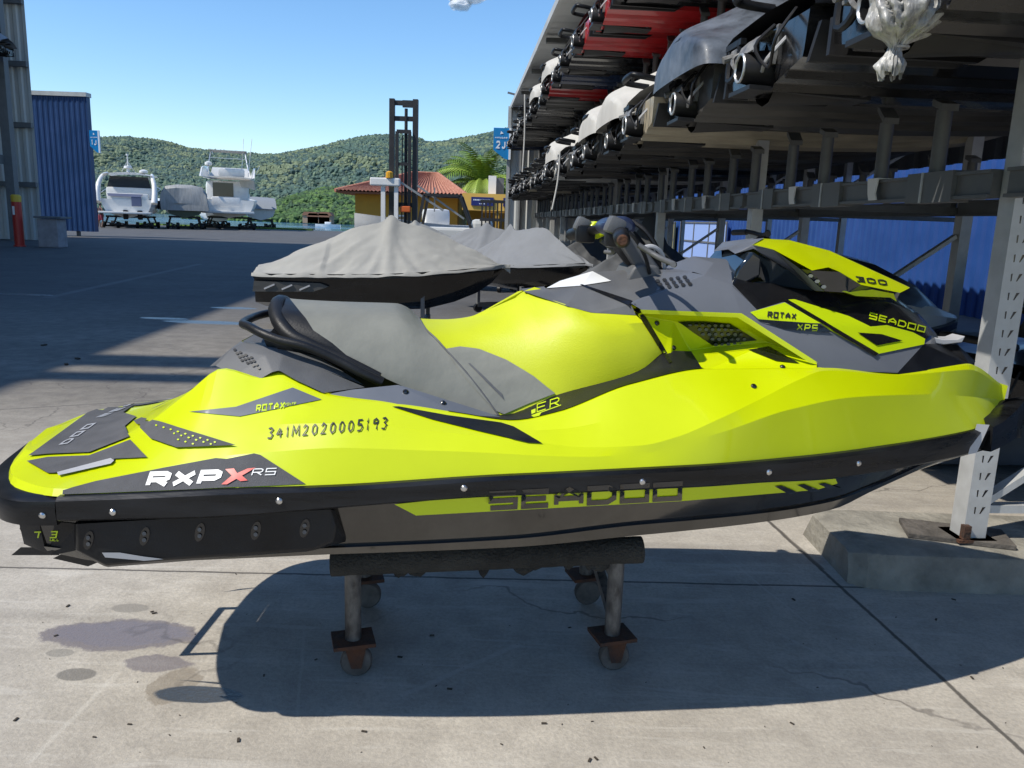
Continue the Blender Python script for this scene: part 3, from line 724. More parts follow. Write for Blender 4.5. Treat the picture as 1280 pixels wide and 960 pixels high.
t3 = Vector((t1.x+.0, -bF, t1.z)); t4 = Vector((t2.x, -bF, t2.z))
def far_leg(t):
    global L3
    bot = Vector((t.x, t.y, .13)); bm = bmesh.new(); tube(bm, [bot, t], .026, 14); link('leg', bm, MT['pole'], tro, 50)
    bm = bmesh.new(); box(bm, bot+Vector((0, 0, -.006)), (.13, .11, .012), .2); link('caster_plate', bm, MT['rust'], tro, 0)
    bm = bmesh.new(); lathe(bm, [(0, -.02), (.02, -.016), (.045, -.016), (.05, -.01), (.05, .01), (.045, .016), (.02, .016), (0, .02)], (bot.x+.01, bot.y, .052), 'Y', 22); link('caster_wheel', bm, MT['wheel'], tro, 40)
far_leg(t3); far_leg(t4)
for (A, B, r) in ((L3(414, 703, bN), L3(802, 687, bN), .043),):
    for y in (0, -bF+bN):
        bm = bmesh.new(); n = 40; pts = []; rs = []
        for i in range(n+1):
            p = A.lerp(B, i/n)+Vector((0, y, 0)); pts.append(p); rs.append(r*(1+.05*noise.noise(Vector((i*.6, y, 3)))))
        tube(bm, pts, rs, 16); link('carpeted_pipe', bm, MT['carpet'], tro, 50)
bm = bmesh.new()
bar(bm, t1+V(0, 0, -.06), t3+V(0, 0, -.06), .035); link('cross_bar', bm, MT['pole'], tro, 0)
bm = bmesh.new(); bar(bm, t2+V(0, 0, -.05), t4+V(0, 0, -.05), .035); link('cross_bar', bm, MT['pole'], tro, 0)
bm = bmesh.new(); bar(bm, b2+V(0, .03, .06), t4+V(-.02, 0, -.03), .03, .03); link('brace', bm, MT['pole'], tro, 0)
rnd = random.Random(4)
for i in range(11):
    t = .08+.85*rnd.random(); p = L3(414, 703, bN).lerp(L3(802, 687, bN), t)+Vector((0, -.005, -.04)); w_ = rnd.uniform(.02, .06); h_ = rnd.uniform(.01, .035)
    bm = bmesh.new(); poly(bm, [p+V(-w_, 0, .012), p+V(w_, 0, .012), p+V(w_*.6, .01, -h_*.6), p+V(0, 0, -h_), p+V(-w_*.5, -.008, -h_*.5)]); link('carpet_flap', bm, MT['carpet'], tro, 0)
# ================================================================== ground
def ground_mat():
    m = bpy.data.materials.new('yard_concrete'); m.use_nodes = True
    N = m.node_tree.nodes; Lk = m.node_tree.links; b = N['Principled BSDF']
    tc = N.new('ShaderNodeTexCoord'); P = tc.outputs['Object']
    def mth(op, a, c=None, d=None, clamp=False):
        n = N.new('ShaderNodeMath'); n.operation = op; n.use_clamp = clamp
        for i, v in enumerate((a, c, d)):
            if v is None: continue
            if isinstance(v, (int, float)): n.inputs[i].default_value = v
            else: Lk.new(v, n.inputs[i])
        return n.outputs[0]
    def noi(scale, detail=6, rough=.6, stretch=None, dist=0):
        v = P
        if stretch:
            mp = N.new('ShaderNodeMapping'); mp.inputs['Scale'].default_value = stretch; mp.inputs['Rotation'].default_value = (0, 0, .5); Lk.new(P, mp.inputs[0]); v = mp.outputs[0]
        t = N.new('ShaderNodeTexNoise'); t.inputs['Scale'].default_value = scale; t.inputs['Detail'].default_value = detail; t.inputs['Roughness'].default_value = rough; t.inputs['Distortion'].default_value = dist
        Lk.new(v, t.inputs['Vector']); return t.outputs[0]
    def rng(v, a, c, d=0, e=1):
        n = N.new('ShaderNodeMapRange'); n.inputs[1].default_value = a; n.inputs[2].default_value = c; n.inputs[3].default_value = d; n.inputs[4].default_value = e
        Lk.new(v, n.inputs[0]); return n.outputs[0]
    def mix(f, a, c):
        n = N.new('ShaderNodeMix'); n.data_type = 'RGBA'
        if isinstance(f, (int, float)): n.inputs[0].default_value = f
        else: Lk.new(f, n.inputs[0])
        for i, v in ((6, a), (7, c)):
            if isinstance(v, tuple): n.inputs[i].default_value = (*v, 1)
            else: Lk.new(v, n.inputs[i])
        return n.outputs[2]
    sx = N.new('ShaderNodeSeparateXYZ'); Lk.new(P, sx.inputs[0]); X, Y = sx.outputs[0], sx.outputs[1]
    nb, nm, nf, ng = noi(.9), noi(6, 8, .7), noi(70, 4, .7), noi(260, 2)
    near = mix(rng(nb, .35, .65), (.43, .39, .33), (.57, .525, .45))
    near = mix(rng(nm, .38, .7, 0, .7), near, (.30, .27, .23))
    near = mix(rng(nf, .35, .62, .38, 0), near, (.20, .185, .165))
    near = mix(rng(ng, .60, .72, 0, .35), near, (.62, .59, .53))
    st = noi(2.2, 5, .6, (1, 9, 1), .6); near = mix(rng(st, .56, .66, 0, .30), near, (.62, .59, .53))
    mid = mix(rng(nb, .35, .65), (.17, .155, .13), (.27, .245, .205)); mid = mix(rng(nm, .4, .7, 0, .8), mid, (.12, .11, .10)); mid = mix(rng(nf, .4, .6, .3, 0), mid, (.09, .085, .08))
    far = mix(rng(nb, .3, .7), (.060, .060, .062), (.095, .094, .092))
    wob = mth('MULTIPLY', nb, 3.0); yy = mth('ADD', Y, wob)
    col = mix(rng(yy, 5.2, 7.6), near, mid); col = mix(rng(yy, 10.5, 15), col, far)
    rough = rng(nm, .3, .7, .7, .95)
    def line(p, q, w_, strength, c, seg=False):
        nonlocal col
        p = Vector((p[0], p[1])); q = Vector((q[0], q[1])); d = (q-p).normalized(); n_ = Vector((-d.y, d.x)); cc = -n_.dot(p)
        v = mth('ADD', mth('MULTIPLY', X, n_.x), mth('MULTIPLY', Y, n_.y)); v = mth('ADD', v, cc); v = mth('ADD', v, mth('MULTIPLY', mth('SUBTRACT', nm, .5), .022))
        f = rng(mth('ABSOLUTE', v), w_, w_*2.2, strength, 0)
        if seg:
            t = mth('ADD', mth('MULTIPLY', X, d.x), mth('MULTIPLY', Y, d.y)); t = mth('SUBTRACT', t, d.dot(p)); Ls = (q-p).length
            f = mth('MULTIPLY', f, mth('MULTIPLY', mth('GREATER_THAN', t, 0), mth('LESS_THAN', t, Ls)))
        col = mix(f, col, c)
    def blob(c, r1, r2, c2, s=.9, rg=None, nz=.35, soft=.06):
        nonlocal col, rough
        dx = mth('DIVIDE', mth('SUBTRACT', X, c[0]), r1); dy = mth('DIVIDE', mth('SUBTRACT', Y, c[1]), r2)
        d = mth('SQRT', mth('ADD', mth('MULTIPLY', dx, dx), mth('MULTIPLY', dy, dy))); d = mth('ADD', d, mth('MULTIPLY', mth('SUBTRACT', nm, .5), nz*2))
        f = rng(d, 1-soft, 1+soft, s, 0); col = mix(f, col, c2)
        if rg is not None:
            n = N.new('ShaderNodeMix'); n.data_type = 'FLOAT'; Lk.new(f, n.inputs[0]); Lk.new(rough, n.inputs[2]); n.inputs[3].default_value = rg; rough = n.outputs[0]
    g = gnd
    line(g(0, 709), g(1030, 733), .004, .85, (.05, .045, .04))
    line(g(1060, 742), g(1240, 905), .005, .85, (.05, .045, .04)); line(g(960, 650), g(1030, 712), .004, .7, (.07, .06, .05), True)
    line(g(0, 512), g(700, 470), .006, .6, (.06, .055, .05)); line(g(380, 790), g(372, 900), .003, .22, (.6, .57, .5), True)
    line(g(35, 955), g(148, 840), .005, .22, (.66, .63, .56), True); line(g(500, 870), g(650, 805), .006, .25, (.6, .58, .54), True)
    line(g(970, 790), g(1060, 835), .004, .2, (.6, .58, .54), True); line(g(900, 690), g(1010, 780), .003, .2, (.6, .58, .54), True)
    line(g(250, 330), g(60, 372), .05, .25, (.3, .3, .3), True)
    blob(g(152, 794), .25, .11, (.17, .145, .15), .8, .35, .65); blob(g(150, 792), .21, .085, (.20, .18, .195), .7, .25, .6)
    blob(g(198, 828), .11, .055, (.18, .155, .16), .75, .4, .9); blob(g(218, 856), .07, .10, (.22, .18, .13), .6, .5, .8)
    blob(g(96, 843), .06, .035, (.16, .15, .135), .8, None, .1); blob(g(75, 816), .045, .025, (.2, .19, .17), .6, None, .3); blob(g(163, 760), .07, .035, (.24, .225, .2), .7, None, .2)
    blob(g(248, 868), .13, .045, (.05, .055, .06), .95, .04, .2)
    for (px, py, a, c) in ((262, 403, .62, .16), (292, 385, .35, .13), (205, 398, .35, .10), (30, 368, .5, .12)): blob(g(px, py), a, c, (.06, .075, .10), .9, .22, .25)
    vo = N.new('ShaderNodeTexVoronoi'); vo.feature = 'DISTANCE_TO_EDGE'; vo.inputs['Scale'].default_value = .55
    va = N.new('ShaderNodeVectorMath'); va.operation = 'ADD'; tn = N.new('ShaderNodeTexNoise'); tn.inputs['Scale'].default_value = 1.6; tn.inputs['Detail'].default_value = 5; Lk.new(P, tn.inputs['Vector']); Lk.new(P, va.inputs[0]); Lk.new(tn.outputs['Color'], va.inputs[1]); Lk.new(va.outputs[0], vo.inputs['Vector'])
    ck = mth('MULTIPLY', rng(vo.outputs['Distance'], .002, .006, .55, 0), rng(noi(.5, 2), .48, .58)); col = mix(ck, col, (.07, .06, .055))
    tyre = mth('MULTIPLY', rng(noi(.8, 3, .5, (.25, 3.5, 1), .4), .56, .68, 0, .28), 1.0); col = mix(tyre, col, (.13, .12, .11))
    sm = rng(noi(.35, 3), .55, .7, 0, .5); col = mix(sm, col, mix(.5, col, (.05, .05, .05)))
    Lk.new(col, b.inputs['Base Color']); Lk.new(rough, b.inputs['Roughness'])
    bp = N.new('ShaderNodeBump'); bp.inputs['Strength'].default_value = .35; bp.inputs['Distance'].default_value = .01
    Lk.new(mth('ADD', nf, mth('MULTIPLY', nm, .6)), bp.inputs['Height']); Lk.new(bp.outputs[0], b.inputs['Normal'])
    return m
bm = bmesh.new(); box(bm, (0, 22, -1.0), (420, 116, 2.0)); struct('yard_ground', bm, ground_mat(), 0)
# grass strip at the water's edge, sea
bm = bmesh.new(); rnd = random.Random(3)
p0 = gnd(110, 283.5); 
for i in range(60):
    a = i/59; x = -36+a*16; box(bm, (x, 78.6+rnd.uniform(-.2, .2), .06), (.35, 1.2, .18), rnd.uniform(0, 3), bev=.0)
struct('grass_verge', bm, mat('grass', (.10, .17, .03), .9, var=.4, vs=3))
wm = mat('sea_water', (.035, .12, .22), .12, var=.2, vs=.05, bump=.5, bs=.8, stretch=(.3, 1, 1))
bm = bmesh.new(); poly(bm, [(-4000, 70, -1.2), (4000, 70, -1.2), (4000, 4500, -1.2), (-4000, 4500, -1.2)]); struct('sea', bm, wm, 0)
# ------------------------------------------------------------------ hills and forest
def hill(name, ridge, Yr, Yb, nx, ny, seed, xr, zoff=0):
    xs = [atY(px, py, Yr).x for px, py in ridge]; zs = [atY(px, py, Yr).z for px, py in ridge]
    def zf(x, v):      # v 0 foot .. 1 ridge .. 1.4 back
        zr = pchip(xs, zs, x); n = noise.noise(Vector((x*.006, v*3, seed)))+.5*noise.noise(Vector((x*.017, v*7, seed+5)))
        prof = (1-(1-min(v, 1))**1.35) if v <= 1 else 1-(v-1)*1.2
        return -1.6+(zr+1.6)*(prof+.13*n*(1-abs(2*min(v, 1)-1)))
    bm = bmesh.new(); G = []
    for j in range(ny):
        v = 1.3*j/(ny-1)
        G.append([Vector((xr[0]+(xr[1]-xr[0])*i/(nx-1), Yb+(Yr-Yb)*v, zf(xr[0]+(xr[1]-xr[0])*i/(nx-1), v))) for i in range(nx)])
    grid(bm, G); return bm, zf
def crowns(name, zf, Yb, Yr, xr, n, size, seed, mats, vmax=1.04, label=None):
    """a forest far off: thousands of lumpy crowns on the slope, one object"""
    rs = np.random.RandomState(seed)
    t = (1+5**.5)/2
    b2 = bmesh.new(); bmesh.ops.create_icosphere(b2, subdivisions=1, radius=1); base = np.array([v.co[:] for v in b2.verts]); fc = np.array([[v.index for v in f.verts] for f in b2.faces]); b2.free()
    V_, F_, MI = [], [], []
    for k in range(n):
        x = rs.uniform(*xr); v = rs.uniform(0, vmax)**.85; y = Yb+(Yr-Yb)*v; s = size*rs.uniform(.55, 1.35)
        nz = rs.uniform(.62, 1.25, (len(base), 1)); p = base*nz*np.array([s*rs.uniform(.8, 1.3), s*rs.uniform(.8, 1.2), s*rs.uniform(.7, 1.1)])
        p = p+np.array([x, y, zf(x, v)+s*.35]); F_.append(fc+len(V_)*len(base)); V_.append(p); MI += [int(min(len(mats)-1, max(0, len(mats)*(.5+.9*noise.noise(Vector((x*.02*8/size*.35, v*9, seed)))+rs.uniform(-.3, .3)))))]*len(fc)
    V_ = np.concatenate(V_); F_ = np.concatenate(F_)
    me = bpy.data.meshes.new(name); me.from_pydata(V_.tolist(), [], F_.tolist())
    for m in mats: me.materials.append(m)
    me.polygons.foreach_set('material_index', MI); me.update()
    o = bpy.data.objects.new(name, me); COL.objects.link(o); o['kind'] = 'stuff'; o['label'] = label; o['category'] = 'forest'; return o
FM = [mat('forest_%d' % i, c, .95, var=.32, vs=.22, bump=.6, bs=.5) for i, c in enumerate([(.070, .118, .092), (.105, .150, .095), (.052, .092, .082), (.150, .185, .105)])]  # distance haze is mixed into these bluish base greens
FN = [mat('shore_wood_%d' % i, c, .95, var=.5, vs=.5, bump=1.0, bs=1.2) for i, c in enumerate([(.055, .11, .035), (.085, .15, .04), (.04, .08, .035)])]
ridge = [(-400, 200), (-100, 195), (60, 188), (125, 180), (160, 176), (200, 179), (245, 190), (300, 194), (345, 197), (400, 189), (440, 178), (470, 173), (505, 172), (540, 181), (580, 176), (620, 168), (660, 158), (720, 150), (900, 150), (1300, 180), (1800, 220)]
bm, zf1 = hill('hill', ridge, 900, 560, 160, 40, 2, (-1200, 1300)); struct('hill', bm, FM[2])
crowns('hillside_forest', zf1, 560, 900, (-620, 150), 52000, 2.5, 5, FM, label='hazy green forest covering the hill across the bay')
ridge2 = [(250, 285), (320, 276), (350, 262), (375, 248), (400, 240), (425, 238), (460, 246), (520, 262), (600, 275), (700, 285)]
bm, zf2 = hill('headland', ridge2, 330, 270, 80, 20, 8, (-125, -5)); struct('headland', bm, FN[2])
crowns('shore_wood', zf2, 270, 330, (-112, -22), 5000, 1.2, 9, FN, label='brighter green trees on the low headland by the water')
# small shore houses and buoys
rnd = random.Random(11)
for i, (px, py, w_, h_) in enumerate(((390, 272, 5, 2.4), (400, 274, 7, 2), (408, 271, 4, 2.5))):
    p = atY(px, py+2, 262); t = thing('shore_house', ['small brown shore house at the foot of the headland, left of three', 'low wide shore house at the foot of the headland, middle of three', 'narrow tall shore house at the foot of the headland, right of three'][i], 'house', (p.x, 262, -1.0), 0, 'houses along the far shore')
    bm = bmesh.new(); box(bm, (0, 0, h_/2), (w_, 4, h_)); link('wall', bm, mat('shore_wall', (.35, .24, .16), .8), t, 0)
    bm = bmesh.new(); prism(bm, [(-w_/2-.3, -2.3, h_), (w_/2+.3, -2.3, h_), (w_/2-.6, -2.3, h_+1.1), (-w_/2+.6, -2.3, h_+1.1)], (0, 4.6, 0)); link('roof', bm, mat('shore_roof', (.25, .12, .07), .8), t, 0)
bm0 = None
for i, (px, py) in enumerate(((374, 286), (401, 288), (410, 279))):
    p = gnd(px, py, -1.2) if i < 2 else gnd(px, py, -1.2); bm = bmesh.new(); Yd = min(p.y, 230)
    p = atY(px, py, 105 if i < 2 else 190); q = 1 if i < 2 else 0
    if q:
        tube(bm, smooth_path([(-1.4, 0, 0), (-1.4, .8, 0), (0, 1.1, 0), (1.4, .8, 0), (1.4, -.8, 0), (0, -1.1, 0), (-1.4, -.8, 0), (-1.4, 0, 0)], 4), .42, 8); bm2 = bm
        o = link('floating_platform', bm, mat('yellow_float', (.75, .60, .12), .5), None, 50); tag(o, ['yellow float on the water nearest the yachts', 'yellow float on the water nearest the orange house'][i], 'float', 'yellow floats on the water')
        o.location = (p.x, p.y, -1.1)
    else:
        G = [[Vector((x, s*.8*math.sin(math.pi*min(1, (x+3.2)/5)*.5+.0)*(1 if x < 2 else (3-x)), z)) for x in [-3, -2, -1, 0, 1, 2, 2.9]] for s, z in ((-1, .7), (-.6, 0), (0, -.2), (.6, 0), (1, .7))]
        grid(bm, G); weld(bm); o = link('small_boat', bm, MT['white'], None, 30); tag(o, 'small white open boat moored off the headland', 'boat'); o.location = (p.x, p.y, -1.2)
        bm = bmesh.new(); box(bm, (0, 0, .9), (1.4, 1, .7), bev=.15); link('console', bm, MT['white'], o, 30)
# ================================================================== kerb block, debris
concm = mat('kerb_concrete', (.24, .225, .19), .9, var=.35, vs=5, bump=.6, bs=30)
bm = bmesh.new(); xs_ = [1.44, 1.50, 1.62, 1.9, 2.6, 3.4, 4.4]; Pk = []
for x in xs_:
    k = max(0, 1-(x-1.44)/.08); y0 = 3.09+.06*k; y1 = 3.72-.03*k; h_ = .155-.02*k*k
    j = lambda a: a+.008*noise.noise(Vector((x*3, a*5, 1)))
    Pk.append([Vector((x, j(y0), -.01)), Vector((x, j(y0+.01), h_*.6)), Vector((x, j(y0+.03), h_-.012)), Vector((x, j(y0+.06), h_)), Vector((x, j(y1-.1), h_)), Vector((x, j(y1), -.01))])
grid(bm, Pk); poly(bm, [p.copy() for p in Pk[0]]); weld(bm)
tag(link('kerb_block', bm, concm, None, 24), 'long low grey concrete block under the front post of the right rack', 'concrete block')
bm = bmesh.new(); box(bm, (0, 0, .011), (.42, .20, .022), bev=.003); o = link('packing_board', bm, mat('worn_plank', (.09, .08, .07), .9, var=.4, vs=12, bump=.4, bs=50), None, 0); o.location = (1.97, 3.33, .156); o.rotation_euler = (0, 0, -.25)
tag(o, 'dark flat board lying on the concrete block beneath the front rack post', 'board')
bm = bmesh.new(); rnd = random.Random(21)
spots = [(627, 931), (737, 951), (745, 949), (500, 822), (162, 906), (298, 926), (85, 758), (190, 765), (193, 767), (295, 718), (1215, 848), (540, 795), (395, 825), (712, 785), (545, 858), (562, 862), (20, 900), (118, 922), (990, 905), (1120, 772), (1192, 750), (992, 750), (330, 845), (1170, 775), (70, 795), (680, 905), (455, 915), (880, 935)]
for i, (x, y) in enumerate(spots+[(rnd.uniform(20, 1260), rnd.uniform(760, 955)) for _ in range(40)]):
    p = gnd(x, y); s = rnd.uniform(.004, .009) if i < 28 else rnd.uniform(.0015, .004); a = rnd.uniform(0, 3.1)
    vs = box(bm, (p.x, p.y, s*.22+.001), (s*2, s*.8, s*.35), a)
for x, y in ((97, 449), (83, 456), (55, 432)):
    p = gnd(x, y); box(bm, (p.x, p.y, .008), (.06, .03, .012), rnd.uniform(0, 3))
o = link('litter', bm, mat('dry_leaf', (.05, .04, .03), .9), None, 0, 'stuff'); o['label'] = 'dark scraps and grit scattered over the concrete'; o['category'] = 'litter'
# ================================================================== corrugated sheet helper
def corrugated(bm, p0, p1, z0, z1, pitch=.25, amp=.05, mi=0, ns=4):
    p0 = Vector((*p0, 0)); p1 = Vector((*p1, 0)); d = p1-p0; Ln = d.length; d.normalize(); n = Vector((d.y, -d.x, 0)); x = 0; pts = []
    while x < Ln:
        for f, a in ((0, 0), (.35, 0), (.5, 1), (.85, 1)):
            if x+f*pitch <= Ln: pts.append(p0+d*(x+f*pitch)+n*amp*a)
        x += pitch
    pts.append(p1)
    grid(bm, [[p+Vector((0, 0, z0)) for p in pts], [p+Vector((0, 0, z1)) for p in pts]], mi=mi)
gal = mat('galvanised_sheet', (.50, .51, .50), .5, metal=.1, var=.12, vs=1.5, stretch=(1, 1, .1))
steelg = mat('galvanised_steel', (.30, .31, .31), .5, metal=.5, var=.2, vs=6)
dsteel = mat('grey_painted_steel', (.13, .135, .14), .55, var=.15, vs=5)
bluem = mat('blue_cladding', (.010, .045, .145), .4, var=.15, vs=.8)
# ------------------------------------------------------------------ left hangar
hg = thing('storage_hangar', 'tall grey corrugated storage hangar at the left edge of the yard', 'hangar', (-20.3, 34.7, 0), math.atan(.07))
bm = bmesh.new(); corrugated(bm, (0, 0), (-13, 0), 0, 17.5, .36, .06); link('end_wall', bm, gal, hg, 0)
bm = bmesh.new(); corrugated(bm, (-13, 0), (-13, -62), 0, 17.5, .5, .06); link('back_wall', bm, gal, hg, 0)
bm = bmesh.new(); box(bm, (-6.4, -31, 17.6), (13.6, 63, .2)); link('roof', bm, gal, hg, 0)
for z in (2.3, 4.7, 7.1, 9.5, 11.9):
    bm = bmesh.new(); box(bm, (-6.4, -.16, z), (12.8, .18, .2)); link('wall_rail', bm, dsteel, hg, 0)
for ly in [-1.6, -8, -15, -22, -29, -36, -43, -50, -57]:
    bm = bmesh.new(); box(bm, (-.25, ly, 8.75), (.34, .34, 17.5)); link('column', bm, dsteel, hg, 0)
for z in (3.2, 6.4, 9.6, 12.8):
    bm = bmesh.new(); box(bm, (-.45, -31, z), (.12, 60, .35)); link('rack_beam', bm, dsteel, hg, 0)
    bm = bmesh.new(); box(bm, (-2.6, -31, z), (.12, 60, .35)); link('rack_beam', bm, dsteel, hg, 0)
for ly, wd in ((-33.3, .55), (-34.1, .32)):  # unseen arms added to cast two shadow strips across the yard
    bm = bmesh.new(); box(bm, (2.9, ly, 17.3), (5.8, wd, .3)); link('shadow_arm', bm, dsteel, hg, 0)
# red hydrant post
p = gnd(25, 308); t = thing('fire_post', 'red upright pipe post with yellow top beside the left hangar', 'post', (p.x, p.y, 0))
bm = bmesh.new(); lathe(bm, [(.2, 0), (.2, .04), (.16, .05), (.16, 1.55)], (0, 0, 0)); link('pipe', bm, mat('red_paint', (.45, .03, .02), .4), t, 40)
bm = bmesh.new(); lathe(bm, [(.168, 1.55), (.168, 1.75), (.12, 1.8)], (0, 0, 0)); link('cap', bm, mat('yellow_paint', (.6, .38, .03), .4), t, 40)
bm = bmesh.new(); poly(bm, [(-.06, -.163, 1.1), (.02, -.163, 1.1), (.02, -.163, 1.4), (-.06, -.163, 1.4)]); link('sticker', bm, MT['white'], t, 0)
p = gnd(67, 309); t = thing('waste_bin', 'grey square bin with overhanging dark lid between hangar and blue cabin', 'bin', (p.x, p.y, 0))
bm = bmesh.new(); box(bm, (0, 0, .5), (.72, .6, 1.0), bev=.03)
link('box', bm, mat('bin_concrete', (.30, .28, .29), .8, var=.2, vs=3), t, 0)
bm = bmesh.new(); box(bm, (.05, 0, 1.05), (.95, .75, .07), bev=.01); link('lid', bm, dsteel, t, 0)
# blue cabin
p = gnd(117, 296); t = thing('blue_cabin', 'tall blue corrugated cabin with pale roof edge beyond the left hangar', 'cabin', (p.x+.1, p.y, 0), .0)
bm = bmesh.new(); corrugated(bm, (-3.2, 0), (0, 0), .25, 6.75, .26, .025); poly(bm, [(0, .0, .25), (0, .35, .25), (0, .35, 6.75), (0, 0, 6.75)]); poly(bm, [(-3.2, .35, .25), (0, .35, .25), (0, .35, 6.75), (-3.2, .35, 6.75)]); poly(bm, [(-3.2, 0, .25), (-3.2, .35, .25), (-3.2, .35, 6.75), (-3.2, 0, 6.75)]); link('cladding', bm, bluem, t, 0)
bm = bmesh.new(); box(bm, (-1.6, .15, 6.83), (3.3, .5, .2)); link('roof_edge', bm, gal, t, 0)
for x in (-3, -1.0): bm = bmesh.new(); box(bm, (x, .3, .12), (.15, .15, .26)); link('foot', bm, dsteel, t, 0)
def flat_text(s, o, ex, ey, m, parent, n=(0, -1, 0), off=.01, th=.22, asp=.7, gap=.3, name='lettering'):
    bm = bmesh.new(); o = Vector(o); ex = Vector(ex); ey = Vector(ey); n = Vector(n)
    for k, q in enumerate(text_quads(s, th, asp, gap)): poly(bm, [o+ex*a+ey*b+n*(off+.002*(k % 3)) for a, b in q[:4]])
    return link(name, bm, m, parent, 0)
signb = mat('sign_blue', (.0, .22, .55), .4); signw = mat('sign_white', (.85, .9, .95), .4)
def hangar_sign(p, w_, h_, num, label, tilt=0):
    t = thing('hangar_sign', label, 'sign', p, tilt)
    bm = bmesh.new(); prism(bm, [(-w_/2, 0, h_), (w_/2, 0, h_), (w_/2, 0, 0), (w_*.25, 0, .02*h_), (-w_/2, 0, h_*.30)], (0, .06, 0)); link('board', bm, signb, t, 0)
    bm = bmesh.new(); box(bm, (w_/2+.03, .02, h_*.5), (.06, .10, h_)); link('edge', bm, signw, t, 0)
    flat_text('HANGAR', (-w_*.40, 0, h_*.66), (w_*.8, 0, 0), (0, 0, h_*.055), signw, t)
    flat_text(num, (-w_*.32, 0, h_*.34), (w_*.62, 0, 0), (0, 0, h_*.25), signw, t, asp=.6)
    bm = bmesh.new(); poly(bm, [(-.08*w_, -.01, h_*.80), (.14*w_, -.01, h_*.82), (-.02*w_, -.01, h_*.9)]); link('emblem', bm, signw, t, 0)
q = atY(118.5, 191, 40.3); hangar_sign((q.x, q.y, q.z), .42, 1.05, '1J', 'small dark blue hangar sign reading 1J fixed to the blue cabin')
# ------------------------------------------------------------------ orange house
orw = mat('orange_wall', (.52, .29, .04), .8, var=.08, vs=1); tile = mat('clay_tiles', (.24, .07, .04), .85, c2=(.50, .25, .17), vs=9); fasc = mat('yellow_fascia', (.75, .45, .09), .7)
Yh = 50
def hp(px, py, Y=Yh): return atY(px, py, Y)
zb_ = 0
a = hp(444, 262); b = hp(572, 262); xl, xr_ = a.x, b.x
t = thing('orange_house', 'orange walled house with clay tile hip roof and flat canopy behind the forklift', 'house', (xl, Yh, 0))
Wd = xr_-xl; ze = 2.95
bm = bmesh.new(); box(bm, (Wd/2, 4, ze/2), (Wd, 8, ze)); link('wall', bm, orw, t, 0)
bm = bmesh.new(); e = 1.0; zr = 4.35; E0 = (-e, -e, ze); E1 = (Wd+e*.6, -e, ze); E2 = (Wd+e*.6, 8+e, ze); E3 = (-e, 8+e, ze); Ra = (Wd*.48, 3.5, zr); Rb = (Wd*.75, 3.5, zr)
def tiles(bm, A, B, C, D, n):
    A, B, C, D = map(Vector, (A, B, C, D)); nr = (B-A).cross(D-A).normalized()
    for i in range(n):
        for (f0, f1, h0, h1) in ((0, .5, 0, .09), (.5, 1, .09, 0)):
            u0 = (i+f0)/n; u1 = (i+f1)/n
            poly(bm, [A.lerp(B, u0)+nr*h0, A.lerp(B, u1)+nr*h1, D.lerp(C, u1)+nr*h1, D.lerp(C, u0)+nr*h0])
tiles(bm, E0, E1, Rb, Ra, 34); tiles(bm, E1, E2, Rb, Rb, 26); tiles(bm, E3, E0, Ra, Ra, 26); tiles(bm, E2, E3, Ra, Rb, 34); rf = link('roof', bm, tile, t, 0)
bm = bmesh.new(); tube(bm, [E0, Ra, Rb, E1], .12, 6); link('ridge_tiles', bm, tile, rf, 0)
bm = bmesh.new(); box(bm, (Wd/2-.1, 4, ze-.08), (Wd+1.7, 9.9, .1)); link('eave', bm, mat('eave_wood', (.25, .09, .04), .7), t, 0)
bm = bmesh.new(); box(bm, (2.6, -.04, 1.2), (1.1, .08, .9)); fw = link('window', bm, MT['white'], t, 0)
bm = bmesh.new(); box(bm, (2.6, -.09, 1.2), (.9, .04, .7)); link('pane', bm, MT['glass'], fw, 0)
c0 = hp(578, 240, 47).x-xl; c1 = hp(668, 240, 47).x-xl
bm = bmesh.new(); box(bm, ((c0+c1)/2, -1, 2.52), (c1-c0, 4, .95)); link('canopy', bm, fasc, t, 0)
bm = bmesh.new(); box(bm, ((c0+c1)/2, 1.5, 1.05), (c1-c0, .3, 2.1)); link('wall', bm, orw, t, 0)
bm = bmesh.new(); box(bm, (hp(622, 255, 47).x-xl, -2.8, 1.02), (.22, .22, 2.04)); link('column', bm, orw, t, 0)
bm = bmesh.new(); box(bm, (hp(614.5, 236, 47).x-xl, -1.8, 3.5), (.45, .6, 1.1)); link('water_tank', bm, mat('tank_white', (.75, .75, .72), .6), t, 0)
bm = bmesh.new(); box(bm, (hp(623, 238, 47).x-xl, -1.5, 3.45), (.55, .6, 1.0)); link('plinth', bm, dsteel, t, 0)
for (x0, x1, s) in ((589, 617, 'ESTACIONAMENTO'), (629, 650, 'LOJA')):
    A = hp(x0, 256, 47).x-xl; B = hp(x1, 256, 47).x-xl
    bm = bmesh.new(); box(bm, ((A+B)/2, -3.05, 2.55), (B-A, .06, .48)); sg = link('sign_panel', bm, mat('navy', (.012, .02, .14), .4), t, 0)
    bm = bmesh.new()
    for k in range(11): 
        xx = A+(B-A)*(.12+.07*k); box(bm, (xx, -3.085, 2.63), ((B-A)*.045, .01, .07))
    for k in range(4): box(bm, (A+(B-A)*(.38+.07*k), -3.085, 2.42), ((B-A)*.04, .01, .05))
    link('sign_text', bm, signw, sg, 0)
